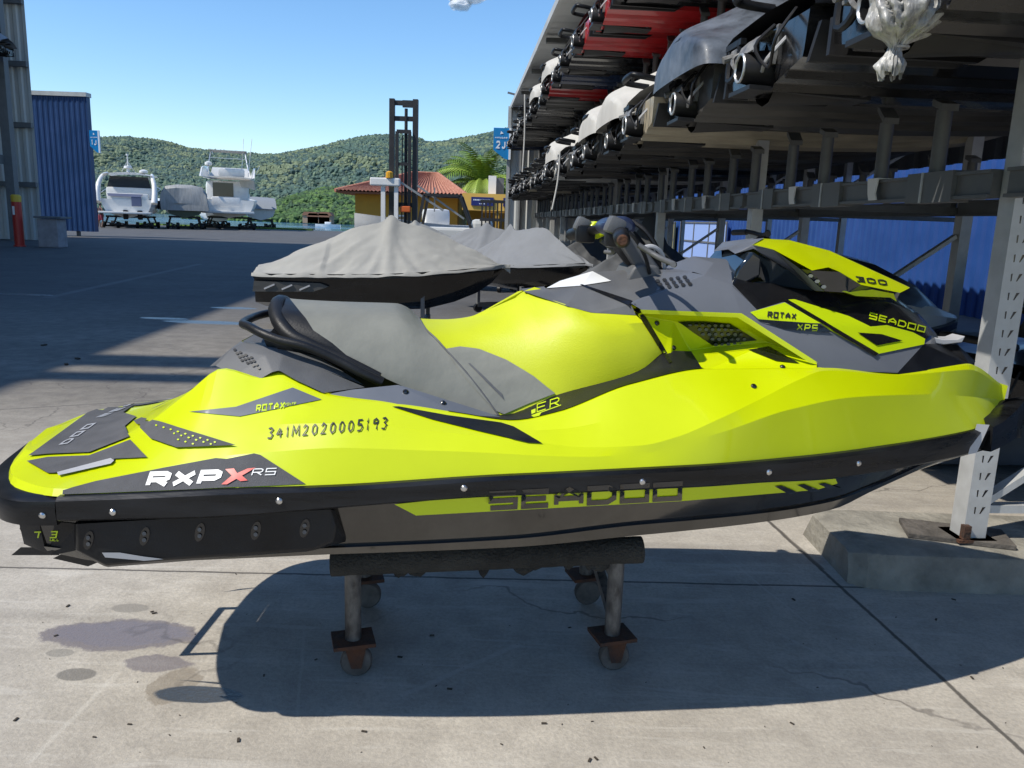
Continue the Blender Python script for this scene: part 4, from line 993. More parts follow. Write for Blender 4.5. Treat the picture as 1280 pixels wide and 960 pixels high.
# ------------------------------------------------------------------ palm
def palm(loc, s, seed):
    t = thing('palm_tree', 'bright green coconut palm rising behind the orange house canopy', 'palm tree', loc); r = random.Random(seed)
    bm = bmesh.new(); tube(bm, smooth_path([(0, 0, 0), (.1, 0, 1.5), (0, 0, 3)], 5), [.2]*5+[.16]*6, 8); link('trunk', bm, mat('palm_bark', (.12, .09, .06), .9, var=.3), t, 50)
    bm = bmesh.new()
    for k in range(72):
        az = r.uniform(0, 6.28); ele = r.uniform(.0, 1.35); Lf = s*r.uniform(.85, 1.15); dirh = Vector((math.cos(az), math.sin(az), 0)); side = Vector((-math.sin(az), math.cos(az), 0)); pos = Vector((0, 0, 3)); e = ele+.25; n = 22
        mi = r.choice((0, 0, 1))
        for i in range(n):
            d = dirh*math.cos(e)+Vector((0, 0, math.sin(e))); nx_ = pos+d*(Lf/n); wl = .75*math.sin(math.pi*(.12+.85*i/n))*s/3
            for sg in (1, -1):
                tip = pos+d*wl*.6+side*sg*wl*.75-Vector((0, 0, wl*.45))
                poly(bm, [pos, nx_-(nx_-pos)*.25, tip], mi)
            poly(bm, [pos+side*.02, pos-side*.02, nx_-side*.02, nx_+side*.02], mi)
            pos = nx_; e -= (.055+.05*(1-math.sin(ele)))*1.3
    link('fronds', bm, [mat('palm_leaf', (.13, .22, .02), .55), mat('palm_leaf_light', (.28, .38, .05), .5)], t, 0)
q = atY(604, 232, 56); palm((q.x, 56, q.z-3.2), 3.9, 6)
# ------------------------------------------------------------------ yachts on the hard
gelc = mat('white_gelcoat', (.72, .71, .68), .3, coat=.3, var=.04); dglass = mat('tinted_glass', (.03, .035, .04), .08); creamv = mat('cream_canvas', (.45, .44, .40), .8, var=.15, vs=2, bump=.4, bs=5)
def boat_hull(bm, Lh, bmx, zk, zd, flare=.25):
    xs = [Lh*i/14 for i in range(15)]; G = []
    def hb(x): u = x/Lh; return bmx*(.92+.08*min(1, u*4))*(1-max(0, (u-.45)/.55)**2.2)
    for (fb, fz) in ((0, 0), (.55, .18), (.82, .34), (.95, .7), (1.0, 1.0)):
        G.append([Vector((hb(x)*fb*(1-(1-fz)*.5*max(0, x/Lh-.4)), x, zk+(zd-zk)*(fz+.25*max(0, x/Lh-.5)*(1 if fz > .5 else 3*(1-fz)))+.35*max(0, x/Lh-.3)*fz)) for x in xs])
    for sgn in (1, -1):
        vs = [[bm.verts.new((p.x*sgn, p.y, p.z)) for p in r] for r in G]
        for i in range(len(G)-1):
            for j in range(14): bm.faces.new((vs[i][j], vs[i][j+1], vs[i+1][j+1], vs[i+1][j]))
    poly(bm, [Vector((r[0].x, 0, r[0].z)) for r in G]+[Vector((-r[0].x, 0, r[0].z)) for r in G[::-1]])
    for j in range(14):
        poly(bm, [Vector((G[-1][j].x, xs[j], G[-1][j].z-.02)), Vector((G[-1][j+1].x, xs[j+1], G[-1][j+1].z-.02)), Vector((-G[-1][j+1].x, xs[j+1], G[-1][j+1].z-.02)), Vector((-G[-1][j].x, xs[j], G[-1][j].z-.02))])
    weld(bm)
def cradle(t, w_, L_, z=.85):
    bm = bmesh.new()
    for y in (.3, L_*.5):
        for x in (-w_/2, w_/2):
            bar(bm, (x, y, 0), (x*.8, y, z), .12); bar(bm, (x*.9, y, z*.5), (x*.2, y, .12), .08)
        bar(bm, (-w_/2, y, .15), (w_/2, y, .15), .14); bar(bm, (-w_*.45, y, z), (w_*.45, y, z), .14)
    for x in (-w_*.35, w_*.35): bar(bm, (x, 0, .25), (x, L_*.55, .25), .16)
    c = link('cradle', bm, MT['plastic'], t, 0)
    for y in (.1, L_*.5):
        for x in (-w_/2, -w_*.2, w_*.2, w_/2):
            bm = bmesh.new(); lathe(bm, [(.0, -.1), (.24, -.1), (.24, .1), (0, .1)], (x, y, .24), 'X', 12); link('wheel', bm, MT['plastic'], c, 40)
def rail_loop(t, pts, r=.025, name='railing'):
    bm = bmesh.new(); tube(bm, smooth_path(pts, 3), r, 6); link(name, bm, MT['steel'], t, 50)
# yacht one: sports cruiser
p = gnd(160, 285.2)
y1 = thing('motor_yacht', 'white sport cruiser with arched hardtop, leftmost boat on the hard', 'yacht', (p.x, p.y, 0), .30)
bm = bmesh.new(); boat_hull(bm, 11, 1.95, .75, 2.15); link('hull', bm, gelc, y1, 40)
bm = bmesh.new(); box(bm, (0, -.55, 1.15), (3.6, 1.1, .16), bev=.05); link('swim_platform', bm, gelc, y1, 30)
bm = bmesh.new(); box(bm, (.1, .35, 2.1), (2.9, .6, 1.0), bev=.12); link('transom_seat', bm, gelc, y1, 30)
bm = bmesh.new(); box(bm, (0, 3.3, 2.55), (3.3, 3.5, .9), Matrix.Rotation(-.05, 3, 'X'), bev=.2); link('cabin', bm, gelc, y1, 30)
bm = bmesh.new(); prism(bm, [(-1.6, 1.7, 2.9), (1.6, 1.7, 2.9), (1.35, 1.9, 3.9), (-1.35, 1.9, 3.9)], (0, 3.0, .1)); link('windscreen', bm, dglass, y1, 0)
bm = bmesh.new(); G = []
for y in (0.9, 2.2, 3.6, 5.0):
    G.append([Vector((x, y, 4.05+.22*(1-(x/1.9)**2)-.03*abs(y-3)**1.6)) for x in (-1.75, -1.2, -.6, 0, .6, 1.2, 1.75)])
grid(bm, G); bmesh.ops.solidify(bm, geom=bm.faces[:], thickness=.16); link('hardtop', bm, gelc, y1, 40)
for s in (1, -1):
    bm = bmesh.new(); pts = smooth_path([(s*1.95, -.1, 1.9), (s*1.98, .2, 2.6), (s*1.92, .6, 3.3), (s*1.75, 1.2, 3.85), (s*1.6, 2.4, 4.1)], 4); tube(bm, pts, [.24-.008*i for i in range(len(pts))], 8); link('arch', bm, gelc, y1, 50)
bm = bmesh.new(); lathe(bm, [(.12, 4.2), (.10, 4.5), (.30, 4.55), (.28, 4.7), (.05, 4.75), (.04, 5.5), (.10, 5.5), (.1, 5.62)], (-.1, 2.4, 0), 'Z', 12)
for s in (1, -1): bar(bm, (-.1+s*.05, 2.4, 5.0), (-.1+s*.45, 2.4, 4.3), .04)
link('mast', bm, gelc, y1, 30)
bm = bmesh.new(); lathe(bm, [(.1, 4.2), (.32, 4.25), (.32, 4.4), (.1, 4.5)], (1.0, 2.4, 0), 'Z', 12); link('radar', bm, gelc, y1, 30)
for s in (.5, -.5): bm = bmesh.new(); box(bm, (s+.4, .02, 1.0), (.35, .3, .7), bev=.08); link('outdrive', bm, MT['plastic'], y1, 30)
bm = bmesh.new(); poly(bm, [(-1.2, -.08, 2.35), (1.0, -.08, 2.35), (1.2, .02, 2.55), (-1.3, .02, 2.55)]); box(bm, (.7, .0, 2.0), (.7, .14, .7), bev=.05); link('seat_cushion', bm, mat('navy_cushion', (.10, .12, .2), .7), y1, 0)
for s in (1, -1): rail_loop(y1, [(s*1.9, 1, 2.6), (s*1.9, 4, 3.0), (s*1.6, 7, 3.2), (s*.6, 10.4, 3.5)])
cradle(y1, 3.4, 8)
# covered boat
p = gnd(232, 286.5); y2 = thing('covered_boat', 'green hulled boat hidden under a slack grey canvas cover between two yachts', 'boat', (p.x, p.y, 0), .42)
bm = bmesh.new(); boat_hull(bm, 8, 1.55, .9, 1.9); link('hull', bm, mat('dark_green_hull', (.02, .05, .03), .3), y2, 40)
bm = bmesh.new(); G = []
for j, y in enumerate([-.25, -.1, .3, 1, 2, 3, 4, 5, 6, 7, 8]):
    u = y/8; hb_ = 1.68*(1-max(0, (u-.45)/.55)**2.2)+.04; top = 3.5 if y > .2 else 3.1
    top = {0: 1.9, 1: 3.2}.get(j, 3.55-.10*abs(y-1.5)-.25*max(0, y-4)); top = max(top, 2.0)
    G.append([Vector((hb_*a, y, 1.45+(top-1.45)*b+.05*noise.noise(Vector((a*3, y, b*4))))) for a, b in ((-1.03, .0), (-1.03, .35), (-.98, .7), (-.8, .93), (-.3, 1), (.3, 1), (.8, .93), (.98, .7), (1.03, .35), (1.03, 0))])
grid(bm, G); poly(bm, [v.copy() for v in G[0]]); weld(bm)
for v in bm.verts: v.co.x += .05*math.sin(v.co.z*2+v.co.y*7); v.co.y += .09*math.sin(v.co.x*9+v.co.z)
link('canvas_cover', bm, mat('boat_canvas', (.28, .285, .28), .9, var=.2, vs=2, bump=.8, bs=3, stretch=(3, 1, .6)), y2, 50); cradle(y2, 2.6, 5, .95)
# yacht three: flybridge
p = gnd(287, 286.8); y3 = thing('motor_yacht', 'white flybridge yacht with two tall whip aerials, largest boat on the hard', 'yacht', (p.x, p.y, 0), .30)
bm = bmesh.new(); boat_hull(bm, 13, 2.3, .95, 2.5); link('hull', bm, gelc, y3, 40)
bm = bmesh.new(); box(bm, (0, -.7, 1.45), (4.2, 1.4, .22), bev=.06); link('swim_platform', bm, gelc, y3, 30)
bm = bmesh.new(); box(bm, (-.2, .3, 2.3), (2.4, .7, .9), bev=.2); link('transom_door', bm, gelc, y3, 30)
bm = bmesh.new(); box(bm, (-.15, 5, 3.3), (3.6, 6, 1.7), bev=.42); link('cabin', bm, gelc, y3, 30)
bm = bmesh.new(); box(bm, (-.5, 1.97, 3.25), (1.7, .08, 1.45)); link('saloon_door', bm, dglass, y3, 0)
bm = bmesh.new(); box(bm, (1.65, 5, 3.5), (.08, 4.6, .7)); link('side_window', bm, dglass, y3, 0)
bm = bmesh.new(); G = []
for y in (-.2, 1.0, 3, 5.5, 8):
    G.append([Vector((x, y, 4.35+.12*(1-(x/2.2)**2)+(.1 if y > 3 else 0))) for x in (-2.1, -1, 0, 1, 2.1)])
grid(bm, G); bmesh.ops.solidify(bm, geom=bm.faces[:], thickness=.14); link('flybridge_deck', bm, gelc, y3, 40)
bm = bmesh.new()
for s in (1, -1): prism(bm, [(s*2.1, -1.0, 4.35), (s*2.1, -.6, 4.55), (s*2.1, .2, 4.75), (s*2.1, 1.2, 5.15), (s*2.1, 3.5, 5.4), (s*2.05, 6.2, 5.55), (s*1.8, 7.4, 5.0), (s*1.6, 8.4, 4.45)], (s*.10, 0, 0))
prism(bm, [(-1.9, 6.4, 4.4), (1.9, 6.4, 4.4), (1.6, 6.9, 5.5), (-1.6, 6.9, 5.5)], (0, .12, 0)); link('flybridge_coaming', bm, gelc, y3, 0)
bm = bmesh.new(); box(bm, (.2, 3.2, 4.9), (2.2, .9, .7), bev=.15); link('helm_seat', bm, gelc, y3, 30)
for s in (1, -1):
    bm = bmesh.new(); tube(bm, smooth_path([(s*1.7, 1.0, 4.8), (s*1.5, 1.8, 6.0), (s*1.4, 2.6, 6.7), (s*1.4, 4.6, 6.6)], 3), .05, 6); link('bimini_frame', bm, MT['steel'], y3, 50)
bm = bmesh.new(); box(bm, (0, 3.4, 6.72), (3.1, 2.6, .07), bev=.02)
link('bimini_top', bm, creamv, y3, 0)
bm = bmesh.new(); box(bm, (0, 1.9, 6.05), (2.9, .06, .06)); link('bimini_bar', bm, MT['steel'], y3, 0)
for x in (1.3, 2.0, 2.6): bm = bmesh.new(); tube(bm, [(x*.8, 3, 4.6), (x, 3.2, 7.9 if x < 2.5 else 5.6)], .03, 5); link('aerial', bm, MT['white'], y3, 50)
bm = bmesh.new(); lathe(bm, [(.05, 4.6), (.05, 5.3), (.3, 5.4), (.3, 5.6), (.1, 5.7)], (-1.6, 1.5, 0), 'Z', 12); link('radar', bm, gelc, y3, 30)
bm = bmesh.new(); prism(bm, [(.9, 2.0, 4.2), (2.1, -.1, 4.2), (2.2, .2, 3.4), (1.0, 2.0, 3.7)], (.05, .05, 0)); link('awning', bm, creamv, y3, 0)
cradle(y3, 4.0, 9, 1.0)
for k, (px, lb, rz) in enumerate(((318, 'small white cruiser half hidden behind the flybridge yacht', .35),)):
    p = gnd(px, 286); t = thing('motor_boat', lb, 'boat', (p.x, p.y+2, 0), rz)
    bm = bmesh.new(); boat_hull(bm, 8, 1.5, .8, 1.9); link('hull', bm, gelc, t, 40)
    bm = bmesh.new(); box(bm, (0, 3, 2.3), (2.4, 3, 1.0), bev=.25); link('cabin', bm, gelc, t, 30)
    bm = bmesh.new(); G = [[Vector((x, y, z+.05*math.sin(7*x+3*y))) for x in (-1.5, -.8, 0, .8, 1.5)] for y, z in ((-.3, 1.9), (1, 2.6), (2.5, 3.0), (4, 2.7))]; grid(bm, G); link('canopy', bm, mat('tarp_grey', (.22, .24, .26), .8, bump=.5, bs=3), t, 40)
    cradle(t, 2.6, 5, .85)
p = atY(345, 277, 95); t = thing('motor_boat', 'dark grey tarpaulin covered launch at the right end of the boat row', 'boat', (p.x-.8, 79, 0), .6)
bm = bmesh.new(); boat_hull(bm, 6, 1.1, .5, 1.3); link('hull', bm, gelc, t, 40)
bm = bmesh.new(); G = [[Vector((x, y, z-.25*abs(x))) for x in (-1.2, -.6, 0, .6, 1.2)] for y, z in ((-.2, 1.3), (.8, 2.6), (2.2, 2.3), (4, 1.9), (5.5, 1.6))]; grid(bm, G); link('tarpaulin', bm, mat('tarp_dark', (.12, .14, .15), .8, bump=.5, bs=3), t, 40); cradle(t, 1.9, 4, .55)
# ------------------------------------------------------------------ two people
def person(loc, rz, label, shirt, shorts, pose=0):
    t = thing('person', label, 'person', loc, rz); sk = mat('skin', (.28, .15, .09), .6)
    me = bpy.data.meshes.new('body'); lean = .05*pose
    J = [(0, 0, .93), (0, 0, 1.15), (0, 0, 1.38), (0, 0, 1.50), (0, 0, 1.58), (0, 0, 1.70), (.10, 0, .88), (.12, .05, .48), (.13, .0, .07), (.13, -.14, .03), (-.10, 0, .88), (-.12, -.06, .48), (-.14, .05, .07), (-.14, -.09, .03), (.19, 0, 1.40), (.25, .03, 1.13), (.22, -.14, .95), (.21, -.20, .87), (-.19, 0, 1.40), (-.26, .02, 1.13), (-.24, -.08, .90), (-.23, -.10, .80)]
    Ed = [(0, 1), (1, 2), (2, 3), (3, 4), (4, 5), (0, 6), (6, 7), (7, 8), (8, 9), (0, 10), (10, 11), (11, 12), (12, 13), (2, 14), (14, 15), (15, 16), (16, 17), (2, 18), (18, 19), (19, 20), (20, 21)]
    rad = [.13, .12, .14, .06, .07, .09, .085, .06, .04, .035, .085, .06, .04, .035, .055, .042, .03, .03, .055, .042, .03, .03]
    me.from_pydata(J, Ed, []); o = bpy.data.objects.new('body', me); COL.objects.link(o); o.parent = t; me.materials.append(sk)
    md = o.modifiers.new('s', 'SKIN'); 
    for i, v in enumerate(me.skin_vertices[0].data): v.radius = (rad[i], rad[i]*.8); v.use_root = (i == 0)
    o.modifiers.new('u', 'SUBSURF').levels = 1; o.modifiers['u'].render_levels = 1
    bm = bmesh.new(); lathe(bm, [(.15, .88), (.165, 1.0), (.16, 1.2), (.19, 1.38), (.12, 1.47)], (0, 0, 0), 'Z', 12)
    for v in bm.verts: v.co.y *= .75
    link('shirt', bm, shirt, t, 50)
    bm = bmesh.new(); tube(bm, [(.1, 0, .95), (.115, .03, .55)], [.12, .10], 10); tube(bm, [(-.1, 0, .95), (-.115, -.03, .55)], [.12, .10], 10); link('shorts', bm, shorts, t, 50)
    bm = bmesh.new(); bmesh.ops.create_icosphere(bm, subdivisions=2, radius=.105, matrix=Matrix.Translation((0, .015, 1.72))); link('hair', bm, MT['ink'], t, 50)
p = gnd(121, 284); person((p.x, p.y, 0), .3, 'person in dark clothes standing nearest the blue cabin', mat('dark_shirt', (.03, .03, .04), .8), mat('dark_shorts', (.03, .03, .05), .8))
p = gnd(127, 284.5); person((p.x, p.y, 0), 2.6, 'person in maroon shorts and dark top standing beside the sport cruiser', mat('plum_shirt', (.05, .025, .03), .8), mat('maroon_shorts', (.22, .03, .05), .8), 1)

# small cloud high over the hill
cm_ = bpy.data.materials.new('cloud_white'); cm_.use_nodes = True; n_ = cm_.node_tree.nodes; l_ = cm_.node_tree.links
b_ = n_['Principled BSDF']; b_.inputs['Base Color'].default_value = (.95, .95, .95, 1); b_.inputs['Roughness'].default_value = 1
tr_ = n_.new('ShaderNodeBsdfTransparent'); mx_ = n_.new('ShaderNodeMixShader'); lw_ = n_.new('ShaderNodeLayerWeight'); lw_.inputs[0].default_value = .35
mr_ = n_.new('ShaderNodeMapRange'); mr_.inputs[1].default_value = .05; mr_.inputs[2].default_value = .75; mr_.inputs[3].default_value = .38; mr_.inputs[4].default_value = 1
l_.new(lw_.outputs['Facing'], mr_.inputs[0]); l_.new(mr_.outputs[0], mx_.inputs[0]); l_.new(b_.outputs[0], mx_.inputs[1]); l_.new(tr_.outputs[0], mx_.inputs[2]); l_.new(mx_.outputs[0], n_['Material Output'].inputs[0])
bm = bmesh.new(); rnd = random.Random(8)
for i in range(9):
    p = atY(570+rnd.uniform(0, 34), -4+rnd.uniform(-6, 12), 3200)-Vector((0, 0, 0))
    r = bmesh.ops.create_icosphere(bm, subdivisions=3, radius=1)
    for v in r['verts']:
        q = v.co.copy(); k = 1+.35*noise.noise(q*1.7+Vector((i*3, 0, 0))); v.co = p+Vector((q.x*42*k, q.y*30*k, q.z*20*k))
struct('cloud', bm, cm_, 80)
# ================================================================== generic personal watercraft
def rack_mats():
    D = {}
    D['hull_black'] = mat('hull_black', (.010, .010, .011), .22, coat=.3, var=.4, vs=3, stretch=(1, 4, 4)); D['hull_grey'] = mat('hull_grey', (.055, .054, .052), .4, var=.3, vs=3, stretch=(1, 4, 4))
    D['hull_tan'] = mat('hull_tan', (.34, .30, .22), .45, var=.25, vs=3, stretch=(1, 4, 4)); D['hull_red'] = mat('hull_red', (.42, .012, .015), .35, coat=.3, var=.25, vs=3)
    D['hull_white'] = mat('hull_white', (.5, .5, .47), .4, var=.2, vs=3); D['hull_navy'] = mat('hull_navy', (.02, .035, .08), .25, coat=.4)
    D['deck_a'] = mat('deck_black', (.02, .021, .024), .35, coat=.3, var=.3); D['deck_w'] = mat('deck_white', (.6, .6, .58), .35, coat=.3, var=.05)
    D['deck_b'] = mat('deck_blue', (.03, .08, .22), .3, coat=.4); D['deck_g'] = mat('deck_silver', (.25, .26, .27), .35, coat=.3)
    D['pump'] = mat('pump_black', (.012, .012, .013), .5, var=.4, vs=6)
    D['nozzle_steel'] = mat('nozzle_steel', (.45, .45, .44), .35, metal=.6)
    D['bucket'] = mat('worn_grey_alloy', (.10, .10, .10), .5, metal=.3, c2=(.32, .31, .29), vs=18)
    D['seat'] = mat('seat_dark', (.03, .03, .032), .6, bump=.2, bs=40)
    return D
RM = rack_mats()
def px_rows():
    """half-section rows of a generic ski, x forward from the transom, z up from the keel"""
    X = [0, .25, .6, 1.0, 1.4, 1.8, 2.2, 2.6, 2.9, 3.1, 3.25]
    keel = [0, 0, 0, 0, 0, .01, .03, .09, .18, .29, .44]
    chb = [.46, .46, .47, .47, .46, .44, .39, .29, .18, .09, .01]; chz = [.10, .10, .10, .10, .11, .13, .17, .24, .32, .39, .46]
    rb = [.52, .56, .58, .59, .59, .57, .52, .42, .29, .16, .02]; rz = [.32, .32, .33, .34, .35, .37, .40, .43, .46, .48, .50]
    return X, keel, chb, chz, rb, rz
def make_pwc(label, hullm='hull_black', deckm='deck_a', accent=None, loc=(0, 0, 0), rz=0, group=None, nozzle=True):
    t = thing('jet_ski', label, 'jet ski', loc, rz, group)
    X, keel, chb, chz, rb, rz_ = px_rows(); V3 = Vector
    def strake(f, dz):   # b fraction of chine
        return [V3((x, -c*f, k+(z-k)*f+dz)) for x, k, c, z in zip(X, keel, chb, chz)]
    bm = bmesh.new()
    G = [[V3((x, 0, k)) for x, k in zip(X, keel)], strake(.30, 0), strake(.32, -.022), strake(.38, .0), strake(.62, 0), strake(.64, -.022), strake(.70, 0), strake(1, 0),
         [V3((x, -c-.01, z+.03)) for x, c, z in zip(X, chb, chz)], [V3((x, -(r-.03), z-.03)) for x, r, z in zip(X, rb, rz_)]]
    grid(bm, G, True); prof = [r[0] for r in G]
    weld(bm); hu = link('hull', bm, RM[hullm], t, 28)
    bm = bmesh.new(); tr = [V3((.015, p.y, p.z)) for p in prof]; n = len(tr)      # transom with a pump tunnel cut out
    outl = tr+[V3((p.x, -p.y, p.z)) for p in tr[::-1][:-1]]
    arch = [V3((.015, .17*math.cos(a), .06+.19*max(0, math.sin(a)))) for a in [math.pi*k/8 for k in range(9)]]
    nearh = [V3((.015, -.17, .02))]+[V3((.015, -.17*math.cos(a), .06+.19*math.sin(a))) for a in [math.pi*k/8 for k in range(9)]]+[V3((.015, .17, .02))]
    right_ = tr[2:]       # from strake out to the gunwale (near side, y<0)
    A = [p for p in tr if abs(p.y) > .17]
    polyA = [V3((.015, -.17, .03))]+A+[V3((.015, 0, A[-1].z)), V3((.015, 0, .25))]+nearh[1:6][::-1]
    for s in (1, -1):
        f = poly(bm, [V3((p.x, p.y*s, p.z)) for p in polyA])
    bmesh.ops.triangulate(bm, faces=bm.faces[:]); link('transom', bm, RM['hull_grey'] if hullm == 'hull_tan' else RM['hull_black'], t, 0)
    bm = bmesh.new(); tube(bm, [(.5, 0, .15), (.02, 0, .13)], [.15, .165], 14, caps=False); box(bm, (.45, 0, .15), (.02, .3, .28)); link('pump_tunnel', bm, RM['pump'], t, 40)
    bm = bmesh.new(); grid(bm, [[V3((x, -(r-.01), z-.035)) for x, r, z in zip(X, rb, rz_)], [V3((x, -r-.012, z-.03)) for x, r, z in zip(X, rb, rz_)], [V3((x, -r-.012, z+.02)) for x, r, z in zip(X, rb, rz_)], [V3((x, -(r-.03), z+.03)) for x, r, z in zip(X, rb, rz_)]], True); weld(bm); link('rub_rail', bm, MT['rail'], t, 30)
    dz = [.02, .03, .05, .12, .18, .22, .26, .24, .17, .09, .02]
    bm = bmesh.new(); grid(bm, [[V3((x, -(r-.03), z+.03)) for x, r, z in zip(X, rb, rz_)], [V3((x, -(r*.86), z+.03+d*.55)) for x, r, z, d in zip(X, rb, rz_, dz)], [V3((x, -(r*.55), z+.03+d)) for x, r, z, d in zip(X, rb, rz_, dz)], [V3((x, 0, z+.04+d*1.05)) for x, r, z, d in zip(X, rb, rz_, dz)]], True)
    weld(bm); link('deck', bm, RM[deckm], t, 24)
    sx = [.45, .55, .9, 1.2, 1.5, 1.75]; st = [.62, .78, .80, .76, .84, .92]
    bm = bmesh.new(); G = [[V3((x, -.20, .45)) for x in sx], [V3((x, -.19, z-.12)) for x, z in zip(sx, st)], [V3((x, -.11, z-.01)) for x, z in zip(sx, st)], [V3((x, 0, z)) for x, z in zip(sx, st)]]
    grid(bm, G, True); poly(bm, [r[0] for r in G]+[V3((r[0].x, -r[0].y, r[0].z)) for r in G[::-1][1:]]); weld(bm); link('seat', bm, RM['seat'], t, 40)
    hx = [1.6, 1.85, 2.15, 2.5, 2.85, 3.12]; hz = [.90, 1.0, 1.02, .95, .80, .60]; hb_ = [.18, .24, .30, .28, .20, .06]
    bm = bmesh.new(); G = [[V3((x, -b-.05, .5)) for x, b in zip(hx, hb_)], [V3((x, -b, .5+(z-.5)*.62)) for x, b, z in zip(hx, hb_, hz)], [V3((x, -b*.5, z-.02)) for x, b, z in zip(hx, hb_, hz)], [V3((x, 0, z)) for x, z in zip(hx, hz)]]
    grid(bm, G, True); poly(bm, [r[0] for r in G]+[V3((r[0].x, -r[0].y, r[0].z)) for r in G[::-1][1:]]); weld(bm); link('hood', bm, RM[accent or deckm], t, 24)
    bm = bmesh.new(); tube(bm, [(1.85, 0, .95), (1.68, 0, 1.10)], [.06, .04], 10); P = [(1.60, -.37, 1.12), (1.66, -.2, 1.13), (1.70, 0, 1.11), (1.66, .2, 1.13), (1.60, .37, 1.12)]; tube(bm, smooth_path(P, 3), .016, 8); hb = link('handlebar', bm, MT['plastic'], t, 40)
    for s in (1, -1):
        bm = bmesh.new(); tube(bm, [(1.655, .22*s, 1.128), (1.60, .38*s, 1.12)], .022, 8); link('grip', bm, RM['seat'], hb, 40)
    for s in (1, -1):
        bm = bmesh.new(); box(bm, (2.05, .36*s, .93), (.16, .05, .10), bev=.02); bar(bm, (2.08, .25*s, .88), (2.05, .36*s, .92), .03); link('mirror', bm, RM['deck_a'], t, 40)
        bm = bmesh.new(); prism(bm, [(.0, .50*s, .07), (.62, .52*s, .07), (.75, .53*s, .15), (.70, .56*s, .22), (.02, .54*s, .22)], (0, .03*s, 0)); sp = link('sponson', bm, RM['pump'], t, 0)
    bm = bmesh.new(); prism(bm, [(-.10, -.14, .018), (.5, -.10, .0), (.5, .10, .0), (-.10, .14, .018)], (0, 0, .02)); rp = link('ride_plate', bm, RM['pump'], t, 0)
    if nozzle:
        bm = bmesh.new(); tube(bm, [(.12, 0, .13), (.0, 0, .13), (-.10, 0, .13)], [.095, .085, .066], 16, caps=False); tube(bm, [(-.10, 0, .13), (-.02, 0, .13)], [.058, .06], 16, caps=False); nz = link('jet_nozzle', bm, RM['pump'], t, 40)
        bm = bmesh.new(); tube(bm, [(-.103, .062*math.cos(a), .13+.062*math.sin(a)) for a in [2*math.pi*k/20 for k in range(20)]], .007, 6, closed=True); link('nozzle_ring', bm, RM['nozzle_steel'], nz, 40)
        bm = bmesh.new()
        G = [[V3((-.0-.09*math.cos(a), y, .15+.13*math.sin(a))) for y in (-.12, -.06, 0, .06, .12)] for a in [math.pi*k/7+.35 for k in range(7)]]
        grid(bm, G); bar(bm, (.0, -.13, .13), (.02, -.13, .3), .03, .02); bar(bm, (.0, .13, .13), (.02, .13, .3), .03, .02); link('reverse_bucket', bm, RM['bucket'], t, 30)
        bm = bmesh.new(); tube(bm, smooth_path([(.02, -.30, .33), (-.07, -.33, .20), (-.05, -.22, .10), (-.09, -.14, .20), (.0, -.12, .30)], 4), .008, 6); link('hose', bm, RM['pump'], t, 40)
        bm = bmesh.new(); box(bm, (-.015, .30, .24), (.05, .10, .07), bev=.012); tube(bm, [(-.03, .30, .24), (-.09, .30, .22)], .018, 8); link('flush_fitting', bm, RM['bucket'], t, 40)
        bm = bmesh.new(); tube(bm, smooth_path([(.03, .2, .26), (-.06, .22, .22), (-.08, .15, .16), (-.05, .11, .13)], 4), .010, 6); link('hose', bm, RM['bucket'], t, 40); bm = bmesh.new(); tube(bm, smooth_path([(.03, -.22, .24), (-.05, -.2, .14), (-.04, -.12, .1)], 4), .009, 6); link('hose', bm, MT['silver'], t, 40)
    bm = bmesh.new(); tube(bm, smooth_path([(.10, -.17, .44), (-.06, -.18, .46), (-.10, -.12, .47), (-.10, .12, .47), (-.06, .18, .46), (.10, .17, .44)], 3), .022, 8); link('boarding_handle', bm, MT['plastic'], t, 50)
    bm = bmesh.new(); tube(bm, smooth_path([(.50, -.20, .60), (.36, -.19, .66), (.33, 0, .67), (.36, .19, .66), (.50, .20, .60)], 3), .02, 8); link('grab_handle', bm, MT['plastic'], t, 50)
    bm = bmesh.new(); tube(bm, smooth_path([(-.02, .26, .30), (-.03, .25, .16), (-.03, .38, .14), (-.02, .40, .28)], 3), .016, 6); bar(bm, (-.02, .22, .30), (-.02, .44, .30), .03); st_ = link('boarding_step', bm, MT['plastic'], t, 40)
    return t
def recolor(o, mp):
    for ob in [o]+list(o.children_recursive):
        if ob.type == 'MESH':
            for i, sl_ in enumerate(ob.material_slots):
                k = ob.data.materials[i]
                if k in mp: sl_.link = 'OBJECT'; sl_.material = mp[k]
# ================================================================== storage rack on the right
K7 = math.atan(.07); RB = Vector((2.005, 3.303, 0))
rack = thing('storage_rack', 'open three level galvanised steel jet ski rack with roof along the right side', 'rack', RB, K7)
Wl = lambda lx, ly, z: RB+Matrix.Rotation(K7, 3, 'Z') @ Vector((lx, ly, z))
LY0, LY1, BAY = -2.93*1, 20.5, 2.93
def slots(parent, z0, z1):
    bm = bmesh.new(); z = z0
    while z < z1:
        for sx_, tl in ((-.016, 0), (.012, .014)):
            poly(bm, [(sx_-.0035+tl*.5, -.0495, z+.018), (sx_+.0035+tl, -.0495, z+.019), (sx_+.003-tl*.3, -.0495, z-.012), (sx_-.002-tl*.3, -.0495, z-.012)])
        z += .076
    return link('post_slots', bm, MT['black'], parent, 0)
postm = mat('galvanised_post', (.50, .51, .51), .45, metal=.35, var=.12, vs=9)
beamm = mat('rack_beam_grey', (.13, .134, .135), .5, metal=.2, var=.2, vs=6)
LV = [1.66, 2.99]        # beam centre heights
nb = 9
